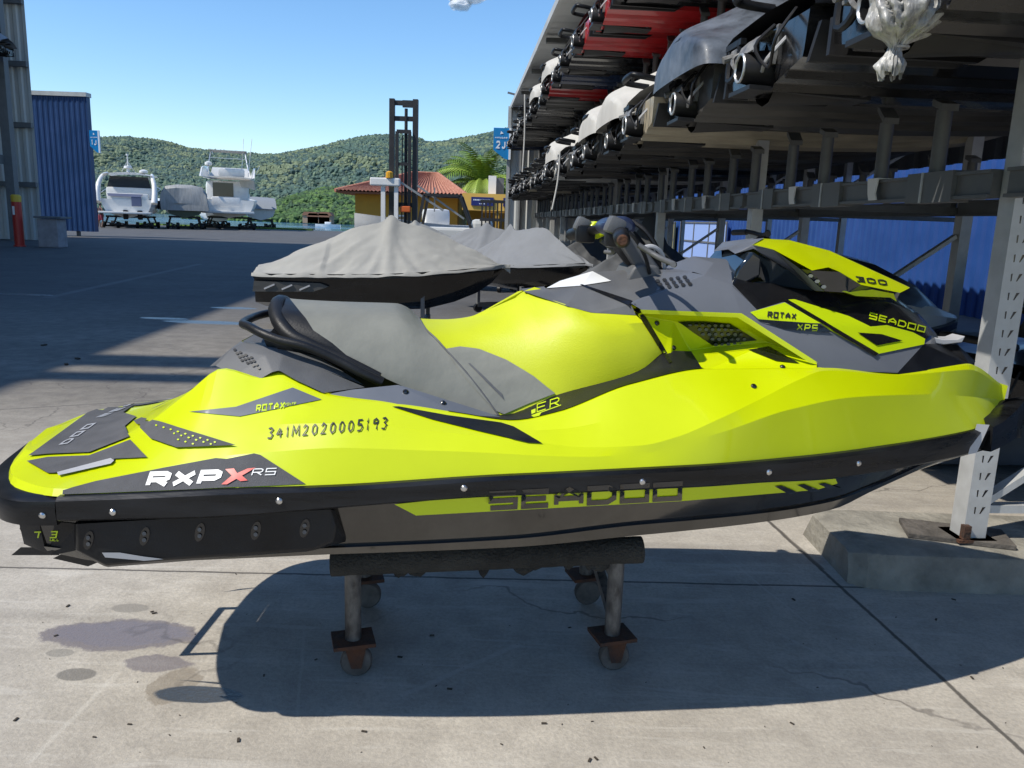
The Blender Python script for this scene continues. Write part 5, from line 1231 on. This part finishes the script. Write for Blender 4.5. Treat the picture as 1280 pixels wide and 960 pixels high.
for ib in range(-1, nb-1):
    ly = ib*BAY
    for lx, wd in ((0, .102 if ib == 0 else .085), (1.65, .085), (3.5, .085)):
        bm = bmesh.new()
        # open channel: web facing the camera, two flanges
        zb = .16 if (lx == 0 and ib == 0) else 0
        box(bm, (0, -.045, (zb+4.7)/2), (wd, .008, 4.7-zb)); box(bm, (-wd/2+.004, .002, (zb+4.7)/2), (.008, .086, 4.7-zb)); box(bm, (wd/2-.004, .002, (zb+4.7)/2), (.008, .086, 4.7-zb)); box(bm, (-wd/2+.02, .047, (zb+4.7)/2), (.03, .006, 4.7-zb)); box(bm, (wd/2-.02, .047, (zb+4.7)/2), (.03, .006, 4.7-zb))
        po = link('post', bm, postm, rack, 0); po.location = (lx, ly, 0)
        if ib == 0 and lx == 0: s_ = slots(po, .30, 3.0)
        if lx == 0 and ib == 0:
            bm = bmesh.new(); box(bm, (.0, 0, .172), (.17, .16, .012)); bar(bm, (-.05, -.06, .18), (-.05, -.06, .24), .03); f_ = link('foot_plate', bm, MT['rust'], po, 0)
    bm = bmesh.new(); bar(bm, (.05, ly+.0, .30), (3.45, ly, .30), .05, .035); link('tie_bar', bm, postm, rack, 0)
    bm = bmesh.new(); bar(bm, (.05, ly, .33), (1.6, ly, 1.45), .05, .03); link('diagonal_brace', bm, postm, rack, 0)
    bm = bmesh.new(); bar(bm, (1.7, ly, 1.7), (3.45, ly, 2.8), .05, .03); link('diagonal_brace', bm, postm, rack, 0)
    for z in LV:
        bm = bmesh.new(); bar(bm, (.05, ly, z-.02), (3.45, ly, z-.02), .06, .05); link('tie_bar', bm, beamm, rack, 0)
whitestrap = mat('white_bracket', (.7, .7, .68), .5)
for z in LV:
    for lx in (0, 1.65):
        for ib in range(-1, nb-2):
            bm = bmesh.new(); y0 = ib*BAY+.05; y1 = (ib+1)*BAY-.05; yc = (y0+y1)/2; Ly = y1-y0
            x_ = lx-.085
            box(bm, (x_+.02, yc, z), (.05, Ly, .115)); box(bm, (x_-.010, yc, z+.05), (.016, Ly, .014)); box(bm, (x_-.010, yc, z-.05), (.02, Ly, .014))
            link('beam', bm, beamm, rack, 0)
    # carpet sleeves, white brackets on the front beam
for z in LV:
    for ib in range(-1, nb-2):
        for f in (.16, .52, .84):
            y = ib*BAY+f*BAY
            bm = bmesh.new(); box(bm, (-.068, y, z), (.086, .36 if f < .8 else .26, .135)); box(bm, (-.114, y+.05, z), (.006, .012, .136), mi=1); link('beam_sleeve', bm, [beamm, postm], rack, 0)
        for f in (.33, .68):
            y = ib*BAY+f*BAY
            bm = bmesh.new(); w0 = .11
            box(bm, (-.0675, y, z+.062), (.095, w0, .006)); prism(bm, [(-.118, y-w0/2, z+.065), (-.118, y+w0/2, z+.065), (-.118, y+w0*.35, z-.01), (-.118, y+w0*.2, z-.045), (-.118, y-w0*.55, z-.045), (-.118, y-w0*.35, z-.01)], (.006, 0, 0)); link('bracket', bm, whitestrap, rack, 0)
# ski positions
NS = 18; SP = 1.17
ys = [-1.59+SP*k for k in range(NS+1)]
for iz, z in enumerate(LV):
    for k, y in enumerate(ys):
        for lx in (-.06, 1.6):
            for dy in (-.25, .25):
                bm = bmesh.new(); zt = z+.06; hh = .335
                tube(bm, [(lx, y+dy, zt), (lx, y+dy, zt+hh-.05)], .034, 10); prism(bm, [(lx-.04, y+dy-.04, zt+hh-.06), (lx+.04, y+dy-.04, zt+hh-.06), (lx+.04, y+dy+.04, zt+hh-.03+.04*(dy > 0)), (lx-.04, y+dy+.04, zt+hh-.03+.04*(dy > 0))], (0, 0, .03))
                link('support_post', bm, beamm, rack, 40)
bm = bmesh.new(); corrugated(bm, (-1.0, LY0-1), (-1.0, LY1+.3), 0, .01, .3, .0)
bm.free(); bm = bmesh.new(); G = []
n_ = 120
for zoff in (0,):
    G = [[Vector((lx, LY0-1+(LY1+1.6-LY0)*i/n_, 4.66+.02*(i % 2)+.10*(lx+.8)/6)) for i in range(n_+1)] for lx in (-.85, 4.0)]
grid(bm, G); link('roof', bm, gal, rack, 0)
bm = bmesh.new(); box(bm, (-.86, (LY0+LY1)/2, 4.66), (.05, LY1-LY0+2, .12)); link('roof_edge', bm, gal, rack, 0)
for ib in range(-1, nb-1):
    bm = bmesh.new(); bar(bm, (-.8, ib*BAY, 4.58), (3.9, ib*BAY, 4.66), .12, .08); link('rafter', bm, beamm, rack, 0)
bm = bmesh.new(); corrugated(bm, (3.9, LY1), (-.95, LY1), 0, 4.65, .34, .07); link('end_wall', bm, gal, rack, 0)
bm = bmesh.new(); corrugated(bm, (3.95, LY0-2.5), (3.95, LY1), 2.35, 4.6, .34, .05); link('dark_backing', bm, dsteel, rack, 0)  # dark backing sheet added to keep the gap behind the stored skis dark
bm = bmesh.new(); corrugated(bm, (0, -8), (0, 26), 0, 2.9, .3, .06); corrugated(bm, (0, 26), (0, 70), 0, 3.3, .6, .06); o_ = link('blue_fence', bm, mat('bright_blue_cladding', (.02, .07, .26), .45, var=.12, vs=1.2), None, 0); o_.location = Wl(7.3, 0, 0); o_.rotation_euler = (0, 0, K7); tag(o_, 'long bright blue corrugated sheet fence behind the open rack', 'fence')
# openings of light in the back wall: pale blue and yellowish translucent sheets in a dark frame
for (y0, y1, m_, nm_) in ((25.0, 31.0, mat('pale_blue_sheet', (.30, .42, .75), .5), 'pale_sheet'), (32.0, 36.5, mat('ochre_sheet', (.42, .36, .08), .6), 'ochre_sheet')):
    bm = bmesh.new(); box(bm, (7.15, (y0+y1)/2, .95), (.05, y1-y0, 1.5)); fr_ = link(nm_, bm, m_, rack, 0)
    bm = bmesh.new()
    for k in range(4): box(bm, (7.11, y0+(y1-y0)*k/3, .95), (.03, .07, 1.56))
    for z in (.25, .95, 1.68): box(bm, (7.105, (y0+y1)/2, z), (.025, y1-y0, .06))
    link('sheet_frame', bm, dsteel, fr_, 0)
# ---- skis on the rack
Wl_ = lambda lx, ly, z: RB+Matrix.Rotation(K7, 3, 'Z') @ Vector((lx, ly, z))
protoA = make_pwc('x', 'hull_black', 'deck_a', group='jet skis stored on the rack', nozzle=2)
ORD = ['first', 'second', 'third', 'fourth', 'fifth', 'sixth', 'seventh', 'eighth', 'ninth', 'tenth', 'eleventh', 'twelfth', 'thirteenth', 'fourteenth', 'fifteenth', 'sixteenth', 'seventeenth', 'eighteenth', 'nineteenth']
mid_sch = ['hull_tan', 'hull_black', 'hull_black', 'hull_grey', 'hull_tan', 'hull_grey', 'hull_grey', 'hull_black', 'hull_grey', 'hull_white', 'hull_grey', 'hull_black', 'hull_grey', 'hull_tan', 'hull_grey', 'hull_black', 'hull_grey', 'hull_grey', 'hull_black']
top_sch = ['hull_grey', 'hull_grey', 'hull_black', 'hull_grey', 'hull_red', 'hull_black', 'hull_red', 'hull_red', 'hull_black', 'hull_navy', 'hull_red', 'hull_grey', 'hull_black', 'hull_grey', 'hull_black', 'hull_grey', 'hull_black', 'hull_grey', 'hull_navy']
deck_c = ['deck_w', 'deck_a', 'deck_a', 'deck_w', 'deck_g', 'deck_w', 'deck_a', 'deck_w', 'deck_w', 'deck_g', 'deck_a', 'deck_w']
cn = {'hull_grey': 'grey', 'hull_black': 'black', 'hull_tan': 'cream', 'hull_white': 'white', 'hull_red': 'red', 'hull_navy': 'navy'}
dn = {'deck_w': 'white', 'deck_a': 'black', 'deck_g': 'silver'}
first = True; rnd = random.Random(17)
for lv, zk, sch in ((0, 2.055, mid_sch), (1, 3.385, top_sch)):
    for k, y in enumerate(ys):
        o = protoA if first else copytree(protoA); first = False
        dk = deck_c[(k*5+lv*3) % 12]
        recolor(o, {RM['hull_black']: RM[sch[k]], RM['deck_a']: RM[dk]})
        o.location = Wl(-.86+rnd.uniform(-.05, .05), y, zk); o.rotation_euler = (0, 0, K7+rnd.uniform(-.025, .025))
        o['label'] = '%s hulled jet ski, %s from the near end of the %s rack level' % (cn[sch[k]], ORD[k], ('middle', 'top')[lv])
# plastic wrap hanging from the nearest ski, fabric covers thrown over others
wrapm = mat('crumpled_plastic', (.14, .14, .14), .3, coat=.2, c2=(.52, .52, .50), vs=11, bump=.7, bs=22, stretch=(1, 1, .35))
def crumple(name, label, cat, c, size, m, seed, n=4, tuft=True, amp=.42):
    bm = bmesh.new(); bmesh.ops.create_icosphere(bm, subdivisions=n+1, radius=1)
    for v in bm.verts:
        d = v.co.normalized(); q = noise.ridged_multi_fractal(Vector((d.x*2.6, d.y*2.6, d.z*.9))+Vector((seed, 0, 0)), 1, 2.1, 4, .9, 2)*.5
        s = 1+amp*(q-.5)+.15*noise.noise(d*6+Vector((seed, 3, 1)))
        v.co = Vector((d.x*size[0]*s, d.y*size[1]*s, d.z*size[2]*s))
    if tuft:
        tmp = smooth_path([(0, 0, -size[2]*.7), (.01, 0, -size[2]*1.05), (.0, .01, -size[2]*1.25), (.02, 0, -size[2]*1.75)], 5)
        st = len(bm.verts); tube(bm, tmp, [.06, .045, .035, .03, .025, .024, .026, .03, .035, .042, .05, .058, .065, .068, .06, .045], 14)
        bm.verts.ensure_lookup_table()
        for v in bm.verts[st:]: v.co += Vector((noise.noise(v.co*40), noise.noise(v.co*40+Vector((9, 0, 0))), noise.noise(v.co*30)))*.022
    o = link(name, bm, m, None, 60); o.location = c; return tag(o, label, cat)
p = L3(0, 0, 0)
q = gnd; 
bm = bmesh.new(); G = []; nz_ = 46; na = 72
for i in range(nz_+1):
    t_ = i/nz_; z = .14-.36*t_
    r_ = pchip([0, .12, .35, .55, .66, .72, .80, .92, 1], [.10, .155, .165, .12, .05, .028, .035, .06, .048], t_); row = []
    for k in range(na):
        a = 2*math.pi*k/na
        f = abs(math.sin(a*6.5+2.2*noise.noise(Vector((math.cos(a)*1.5, math.sin(a)*1.5, z*5)))*2))**.6
        rr = r_*(.70+.42*f)*(1+.22*noise.noise(Vector((math.cos(a)*2.2, math.sin(a)*2.2, z*9+3))))+.010*noise.noise(Vector((math.cos(a)*9, math.sin(a)*9, z*45)))
        row.append(Vector((rr*math.cos(a)+.02*math.sin(t_*5), rr*math.sin(a), z+.012*noise.noise(Vector((a*2, 1, 7)))+(.02*math.sin(a*5) if i == nz_ else 0))))
    row.append(row[0].copy()); G.append(row)
grid(bm, G); weld(bm); wo = link('plastic_wrap', bm, wrapm, None, 75); wo.scale = (.66, .66, .80); wo.location = atY(1127, 20, 2.70); tag(wo, 'white crumpled plastic bag tied round the stern of the nearest racked jet ski', 'plastic wrap')
bm = bmesh.new(); tube(bm, [(.036*math.cos(a)+.012, .036*math.sin(a), -.115) for a in [2*math.pi*k/16 for k in range(16)]], .007, 6, closed=True); link('tie', bm, wrapm, wo, 40)
covm = mat('pale_fabric_cover', (.52, .51, .48), .85, var=.12, vs=3, bump=.7, bs=6, stretch=(1, 1, .5))
def drape(label, ky, zk, m, x1=1.9, drop=.10, grp='fabric covers over racked jet skis'):
    """a cover pulled over a racked ski's tail and seat"""
    bm = bmesh.new(); G = []; xs = [-.12, -.05, .2, .5, .9, 1.3, 1.6, 1.9, 2.3, 2.8, 3.2]; top = [.50, .56, .66, .84, .86, .88, 1.14, 1.18, 1.06, .92, .62]
    for x, t_ in zip(xs, top):
        w_ = .60 if x < 2.3 else .60-(x-2.3)*.55; row = []
        for a in [-1, -.93, -.6, -.3, -.1, .1, .3, .6, .93, 1]:
            z = .36-drop if abs(a) == 1 else (.40 if abs(a) > .9 else .40+(t_-.40)*(1-abs(a))**1.25*1.15)
            z += .02*noise.noise(Vector((x*5, a*6, ky))); row.append(Vector((x, a*w_+.012*noise.noise(Vector((x*9, a*3, 5))), z)))
        G.append(row)
    grid(bm, G); poly(bm, [v.copy() for v in G[0]]); weld(bm)
    o = link('fabric_cover', bm, m, None, 80); md = o.modifiers.new('s', 'SUBSURF'); md.levels = md.render_levels = 2; tag(o, label, 'cover', grp); o.location = Wl(-.86, ky, zk); o.rotation_euler = (0, 0, K7); return o
for k in (5, 6, 9): drape('pale fabric cover over the %s jet ski of the middle rack level' % ORD[k], ys[k], 2.055, covm)
drape('dusty blue grey plastic cover over the fourth jet ski of the middle rack level', ys[3], 2.055, mat('dusty_blue_cover', (.085, .10, .125), .5, coat=.1, var=.6, vs=6, bump=.5, bs=6))
for k in (10, 12): drape('pale fabric cover over the %s jet ski of the top rack level' % ORD[k], ys[k], 3.385, covm)
# sign on its pole at the far end of the rack
q = atY(646, 199, 23.6); hangar_sign((q.x-.46, q.y, q.z-.02), .44, .86, '2J', 'bright blue pentagonal hangar sign reading 2J at the far end of the right rack')
q2 = atY(648.5, 290, 23.6)
bm = bmesh.new(); tube(bm, [(0, 0, 0), (0, 0, 5.0)], .05, 8); bar(bm, (0, 0, 4.9), (-.45, 0, 5.0), .05); o = link('sign_pole', bm, dsteel, None, 40); o.location = (q2.x, q2.y, 0); tag(o, 'thin dark pole with short top arm at the far corner of the right rack', 'pole')
# ropes hanging from far skis
for i, (px0, py0, px1, py1, Y, lb) in enumerate(((700, 190, 690, 262, 9.6, 'pale rope hanging from a middle level jet ski left of the lime handlebar'), (656, 118, 653, 215, 17, 'pale strap hanging beside the sign at the far corner of the rack'))):
    a = atY(px0, py0, Y); b = atY(px1, py1, Y); bm = bmesh.new(); tube(bm, smooth_path([a-a, (b-a)*.5+Vector((.02, 0, 0)), b-a], 5), .010+.006*i, 6); o = link('rope', bm, covm, None, 50); o.location = a; tag(o, lb, 'rope')
# ================================================================== ski in the left hangar
o = copytree(protoA); recolor(o, {RM['hull_black']: RM['hull_black']}); o.location = hg.location+Matrix.Rotation(K7, 3, 'Z') @ Vector((.7, -3.0, 6.9)); o.rotation_euler = (0, 0, K7+math.pi); o.scale = (1, 1, 1)
o['label'] = 'jet ski on a high level of the left hangar, tail out under a grey cover'; o['group'] = 'jet skis in the left hangar'
bm = bmesh.new(); G = [[Vector((x, a*.62, z*(1-abs(a))**.8+.35*abs(a)+.03*noise.noise(Vector((x*4, a*5, 1))))) for a in (-1, -.7, -.35, 0, .35, .7, 1)] for x, z in ((-.1, .6), (.2, .8), (.6, .95), (1.2, 1.0), (1.8, 1.3), (2.4, 1.1), (3.1, .7))]
grid(bm, G); oc = link('fabric_cover', bm, mat('grey_hangar_cover', (.3, .32, .36), .8, bump=.5, bs=4), None, 60); tag(oc, 'grey cover draped over the jet ski high in the left hangar', 'cover'); oc.location = o.location+Vector((0, 0, .03)); oc.rotation_euler = o.rotation_euler
# ================================================================== covered skis in the yard
def cover_mat(name, c): return mat(name, c, .9, var=.10, vs=1.6, bump=.55, bs=5, stretch=(.7, 1.5, 1))
def covered_ski(label, loc, rz, Ls, cm, z0=.22, peak=1.28, px_=1.72, group='covered jet skis in the yard', seed=1, leg=True, hullm='hull_black', vd=.0, fa=1.0):
    t = thing('covered_jet_ski', label, 'jet ski', loc, rz, group); X, keel, chb, chz, rb, rz_ = px_rows(); V3 = Vector; s = Ls/3.25
    bm = bmesh.new()
    G = [[V3((x*s, -f*c, z0+(k+(z-k)*f)-vd*(1-max(0, x-2.2)))) for x, k, c, z in zip(X, keel, chb, chz)] for f in (0, .5, 1)]+[[V3((x*s, -(r-.02), z0+z)) for x, r, z in zip(X, rb, rz_)]]
    grid(bm, G, True); poly(bm, [r[0] for r in G]+[V3((r[0].x, -r[0].y, r[0].z)) for r in G[::-1][:-1]]); weld(bm); link('hull', bm, RM[hullm], t, 30)
    bm = bmesh.new(); grid(bm, [[V3((x*s, -r-.015, z0+z-.03)) for x, r, z in zip(X, rb, rz_)], [V3((x*s, -r-.015, z0+z+.03)) for x, r, z in zip(X, rb, rz_)]], True); link('rub_rail', bm, MT['rail'], t, 0)
    for sd in (1, -1):
        bm = bmesh.new(); prism(bm, [(.0, -.50*sd, z0+.12), (.75, -.50*sd, z0+.14), (.95, -.50*sd, z0+.21), (.85, -.50*sd, z0+.25), (.02, -.50*sd, z0+.25)], (0, -.07*sd, 0))
        sp = link('sponson', bm, RM['hull_grey'], t, 0)
        for k in range(3): bm = bmesh.new(); bar(bm, (.15+.22*k, -.575*sd, z0+.16), (.28+.22*k, -.575*sd, z0+.22), .03, .02); link('sponson_rib', bm, MT['silver'], sp, 0)
    # cover: tent from a ridge to the gunwales with folds running to the handlebar peak
    bm = bmesh.new(); nu, nv = 110, 64; G = []
    rid = [(-.08, .42), (.15, .50), (.45, .64), (.9, .80), (1.3, .97), (px_-.12, peak-.09), (px_, peak), (px_+.15, peak-.09), (2.1, .99), (2.5, .84), (2.9, .68), (3.2, .52), (3.36, .42)]
    rxs = [a for a, b in rid]; rzs = [b for a, b in rid]
    for i in range(nu+1):
        x = -.08+3.44*i/nu; zr = pchip(rxs, rzs, x); w_ = pchip(X, rb, min(max(x, 0), 3.25))+.03 if x < 3.25 else .03*(3.36-x)/.11+.005; w_ = max(w_, .02)
        if x < 0: w_ = .56*math.sqrt(max(.02, 1-((0-x)/.085)**2))
        zg = pchip(X, rz_, min(max(x, 0), 3.25))+.025; row = []
        for j in range(nv+1):
            a = -1+2*j/nv; f = abs(a)
            prof = (1-f)**(1.35 if x > .9 else 1.05)
            bulge = .09*math.sin(math.pi*min(1, f*1.0))*(zr-zg)*max(0, min(1, (1.2-abs(x-1.0))))*.6
            z = zg+(zr-zg)*prof+bulge
            dx = x-px_; dy = f*.62; ang = math.atan2(dy+.001, dx); dist = math.hypot(dx, dy)
            fold = (math.sin(ang*17+seed+2.5*noise.noise(Vector((dist*1.3, ang*1.5, seed))))*.012*fa+.016*noise.noise(Vector((dist*1.2, ang*5, seed+9)))+.5*math.sin(ang*41+3*noise.noise(Vector((dist*2, ang*2, seed+4))))*.007)*min(1, dist*1.3)*min(1, (1-f)*5+.25)
            sag = .022*noise.noise(Vector((x*1.9, a*2.2, seed)))+.012*noise.noise(Vector((x*5, a*6, seed+7)))+.006*noise.noise(Vector((x*14, a*9, seed+2)))
            z += (fold+sag)*(1 if f < .97 else .4)
            yy = a*w_*(1+.02*noise.noise(Vector((x*7, a, seed)))*(f > .9))
            if f > .985: z = zg-.035+.02*noise.noise(Vector((x*3, 0, seed)))
            row.append(V3((x*s, yy, z0+z)))
        G.append(row)
    grid(bm, G); weld(bm, 1e-4); link('cover', bm, cm, t, 75)
    if leg:
        for x in (.9*s, 2.2*s):
            bm = bmesh.new(); bar(bm, (x, -.4, .12), (x, .4, .12), .07, .07); bar(bm, (x, -.38, .12), (x, -.38, z0+.12), .05); bar(bm, (x, .38, .12), (x, .38, z0+.12), .05); link('trolley_frame', bm, dsteel, t, 0)
            for y in (-.38, .38): bm = bmesh.new(); lathe(bm, [(0, -.03), (.07, -.03), (.07, .03), (0, .03)], (x, y, .07), 'X', 12); link('trolley_wheel', bm, MT['plastic'], t, 40)
    return t
cgrey = cover_mat('light_grey_cover', (.33, .325, .30)); cblue = cover_mat('blue_grey_cover', (.19, .20, .215)); cdark = cover_mat('dark_grey_cover', (.10, .105, .11))
covered_ski('black jet ski under a light grey tented cover directly behind the lime seat', (-3.30, 10.6, 0), .02, 3.12, cgrey, z0=.36, peak=1.12, px_=1.72, seed=1, vd=.12)
covered_ski('jet ski under blue grey cover, bow towards the rack, right of the tented one', (-.75, 13.9, 0), -1.02, 3.3, cblue, z0=.40, peak=1.02, px_=1.2, seed=5)
covered_ski('jet ski under a light crumpled cover far behind, left of the forklift', (-4.9, 25.5, 0), .25, 3.2, cgrey, z0=.25, peak=1.15, seed=9)
covered_ski('jet ski under a dark blue grey cover beneath the forklift mast', (-2.3, 17.8, 0), -.35, 3.3, cblue, z0=.3, peak=1.12, seed=12)
covered_ski('jet ski under a dull cover in front of the orange canopy wall', (-1.2, 24, 0), .1, 3.3, cblue, z0=.3, peak=1.15, seed=14)
covered_ski('jet ski under a long dark grey cover beneath the rack behind the handlebar', (.55, 8.6, 0), .9, 3.2, cdark, z0=.3, peak=1.35, seed=15)
covered_ski('jet ski under a dark cover farthest along beneath the right rack', (.3, 13.0, 0), .8, 3.2, cdark, z0=.3, peak=1.3, seed=18)
# ---- ski parked behind the hero's bow and one further in
w1 = make_pwc('black jet ski with silver white bow parked behind the lime bow', 'hull_white', 'deck_w', accent='deck_a', loc=(.10, 5.5, .38), rz=R(3))
w1.scale = (.93, .93, .93)
w2 = make_pwc('black jet ski in deep shade beneath the rack near the slotted post', 'hull_black', 'deck_a', loc=(2.62, 4.5, .42), rz=K7+.15)
bm = bmesh.new(); box(bm, (0, 0, .42), (1.5, .9, .75), bev=.05)
for v in bm.verts: v.co += Vector((noise.noise(v.co*3), noise.noise(v.co*3+V(4, 0, 0)), noise.noise(v.co*3+V(0, 7, 0))))*.05
o = link('covered_crate', bm, mat('grey_tarpaulin', (.085, .09, .10), .7, var=.15, bump=.6, bs=6), None, 40); o.location = (3.1, 5.3, 0); tag(o, 'low crate under dark grey tarpaulin behind the slotted front post', 'crate')
# ================================================================== forklift
fk = thing('forklift', 'black mast marina forklift standing between the covered jet skis and the orange house', 'forklift', (0, 0, 0))
Yf = 28; pl_ = atY(490, 200, Yf).x; pr_ = atY(519, 200, Yf).x; fk.location = ((pl_+pr_)/2, Yf, 0); hw = (pr_-pl_)/2
bk = mat('mast_black', (.022, .021, .022), .5, var=.3)
def fb(name, fn, m=bk, par=None):
    bm = bmesh.new(); fn(bm); return link(name, bm, m, par or fk, 0)
ztop = atY(505, 124, Yf).z
def f_out(bm):
    for s in (-1, 1): box(bm, (s*hw, 0, ztop/2+.2), (.17, .22, ztop-.4))
    for z in (ztop-.12, ztop-.62, 1.9, .5): box(bm, (0, .03, z), (2*hw-.17, .12, .15))
    box(bm, (hw*.45, -.02, ztop-.15), (hw*1.1, .14, .22))
fb('outer_mast', f_out)
def f_in(bm):
    for s in (-.52, .55): box(bm, (s*hw, -.12, (ztop-.9)/2+.2), (.10, .14, ztop-1.6))
    box(bm, (0.02, -.12, ztop-1.05), (hw*1.2, .12, .12)); box(bm, (.0, -.12, ztop-2.1), (hw*1.1, .1, .1))
fb('inner_mast', f_in)
fb('lift_cylinder', lambda bm: tube(bm, [(.2*hw, -.02, .5), (.2*hw, -.02, ztop-.3)], .055, 8)); fb('lift_chain', lambda bm: box(bm, (-.1*hw, -.05, 2.3), (.04, .03, ztop-1.6)))
def f_body(bm):
    box(bm, (1.5, .3, .85), (2.1, 1.3, .7), bev=.1); box(bm, (2.7, .3, .95), (.7, 1.35, 1.1), bev=.15)
fb('chassis', f_body, mat('forklift_white', (.6, .6, .57), .4)); 
def f_guard(bm):
    for y in (-.35, .95):
        bar(bm, (.55, y, 1.2), (.75, y, 2.25), .09); bar(bm, (2.35, y, 1.2), (1.95, y, 2.25), .09); bar(bm, (.75, y, 2.25), (1.95, y, 2.25), .09)
    for x in (.75, 1.05, 1.35, 1.65, 1.95): bar(bm, (x, -.35, 2.26), (x, .95, 2.26), .05)
fb('overhead_guard', f_guard); fb('load_grille', lambda bm: [box(bm, (2.72+.13*k, -.5, 1.55), (.05, .06, 1.2)) for k in range(8)]+[box(bm, (3.15, -.5, z), (1.0, .07, .1)) for z in (.98, 1.5, 2.1)])
def f_boom(bm): bar(bm, (-.25, -.3, 2.75), (1.4, -.3, 1.75), .07); bar(bm, (.5, -.2, 2.55), (2.1, -.2, 1.5), .06); bar(bm, (1.1, -.3, 1.7), (1.1, -.3, 2.5), .04)
fb('push_boom', f_boom, steelg)
def f_arm(bm): box(bm, (-.55, -.4, 2.62), (1.0, .3, .26), bev=.04); box(bm, (-.62, -.4, 1.55), (.14, .14, 1.9)); box(bm, (-.18, -.4, 1.5), (.13, .13, 2.0))
fb('work_platform', f_arm, MT['white']); fb('beacon', lambda bm: lathe(bm, [(.12, 0), (.12, .18), (.05, .22)], (-.4, -.5, 2.75), 'Z', 10), mat('amber', (.7, .35, .02), .4)); fb('hose_reel', lambda bm: box(bm, (.12, -.35, 1.75), (.35, .12, .2), bev=.03), mat('orange_plastic', (.6, .12, .02), .5))
for x, r_ in ((.55, .42), (2.3, .32)):
    for y in (-.4, 1.0):
        bm = bmesh.new(); lathe(bm, [(.0, -.14), (r_*.55, -.14), (r_*.6, -.1), (r_*.95, -.14), (r_, -.08), (r_, .08), (r_*.95, .14), (r_*.6, .1), (r_*.55, .14), (0, .14)], (x, y, r_), 'Y', 20); wh = link('wheel', bm, MT['plastic'], fk, 40)
# white tender behind the forklift
t = thing('motor_boat', 'small white tender parked between the forklift and the orange canopy', 'boat', (-1.55, 33, 0), 1.9)
bm = bmesh.new(); boat_hull(bm, 5, .9, .5, 1.25); link('hull', bm, gelc, t, 40)
bm = bmesh.new(); box(bm, (0, 1.8, 1.5), (.8, 1.0, .7), bev=.15); link('console', bm, gelc, t, 30); cradle(t, 1.6, 3, .5)
# ------------------------------------------------------------------ port and starboard twins become parts of their own
def split_twins():
    for o in list(hero.children_recursive)+list(tro.children_recursive):
        if o.type != 'MESH' or not o.data.polygons: continue
        me = o.data; vy = [v.co.y for v in me.vertices]
        if min(vy) > -.002 or max(vy) < .002: continue
        if any(min(vy[i] for i in p.vertices) < -1e-4 and max(vy[i] for i in p.vertices) > 1e-4 for p in me.polygons): continue
        if any(abs(y) < .004 for y in vy): continue
        for s in (1, -1):
            bm = bmesh.new(); bm.from_mesh(me)
            bmesh.ops.delete(bm, geom=[v for v in bm.verts if v.co.y*s > 0], context='VERTS')
            if s == -1:
                n = o.copy(); n.data = me.copy(); COL.objects.link(n); n.parent = o.parent; bm.to_mesh(n.data); bm.free()
            else:
                keep = bm
        keep.to_mesh(me); keep.free()
split_twins()
# letter jet skis' origin check and tidy
bpy.context.view_layer.update()
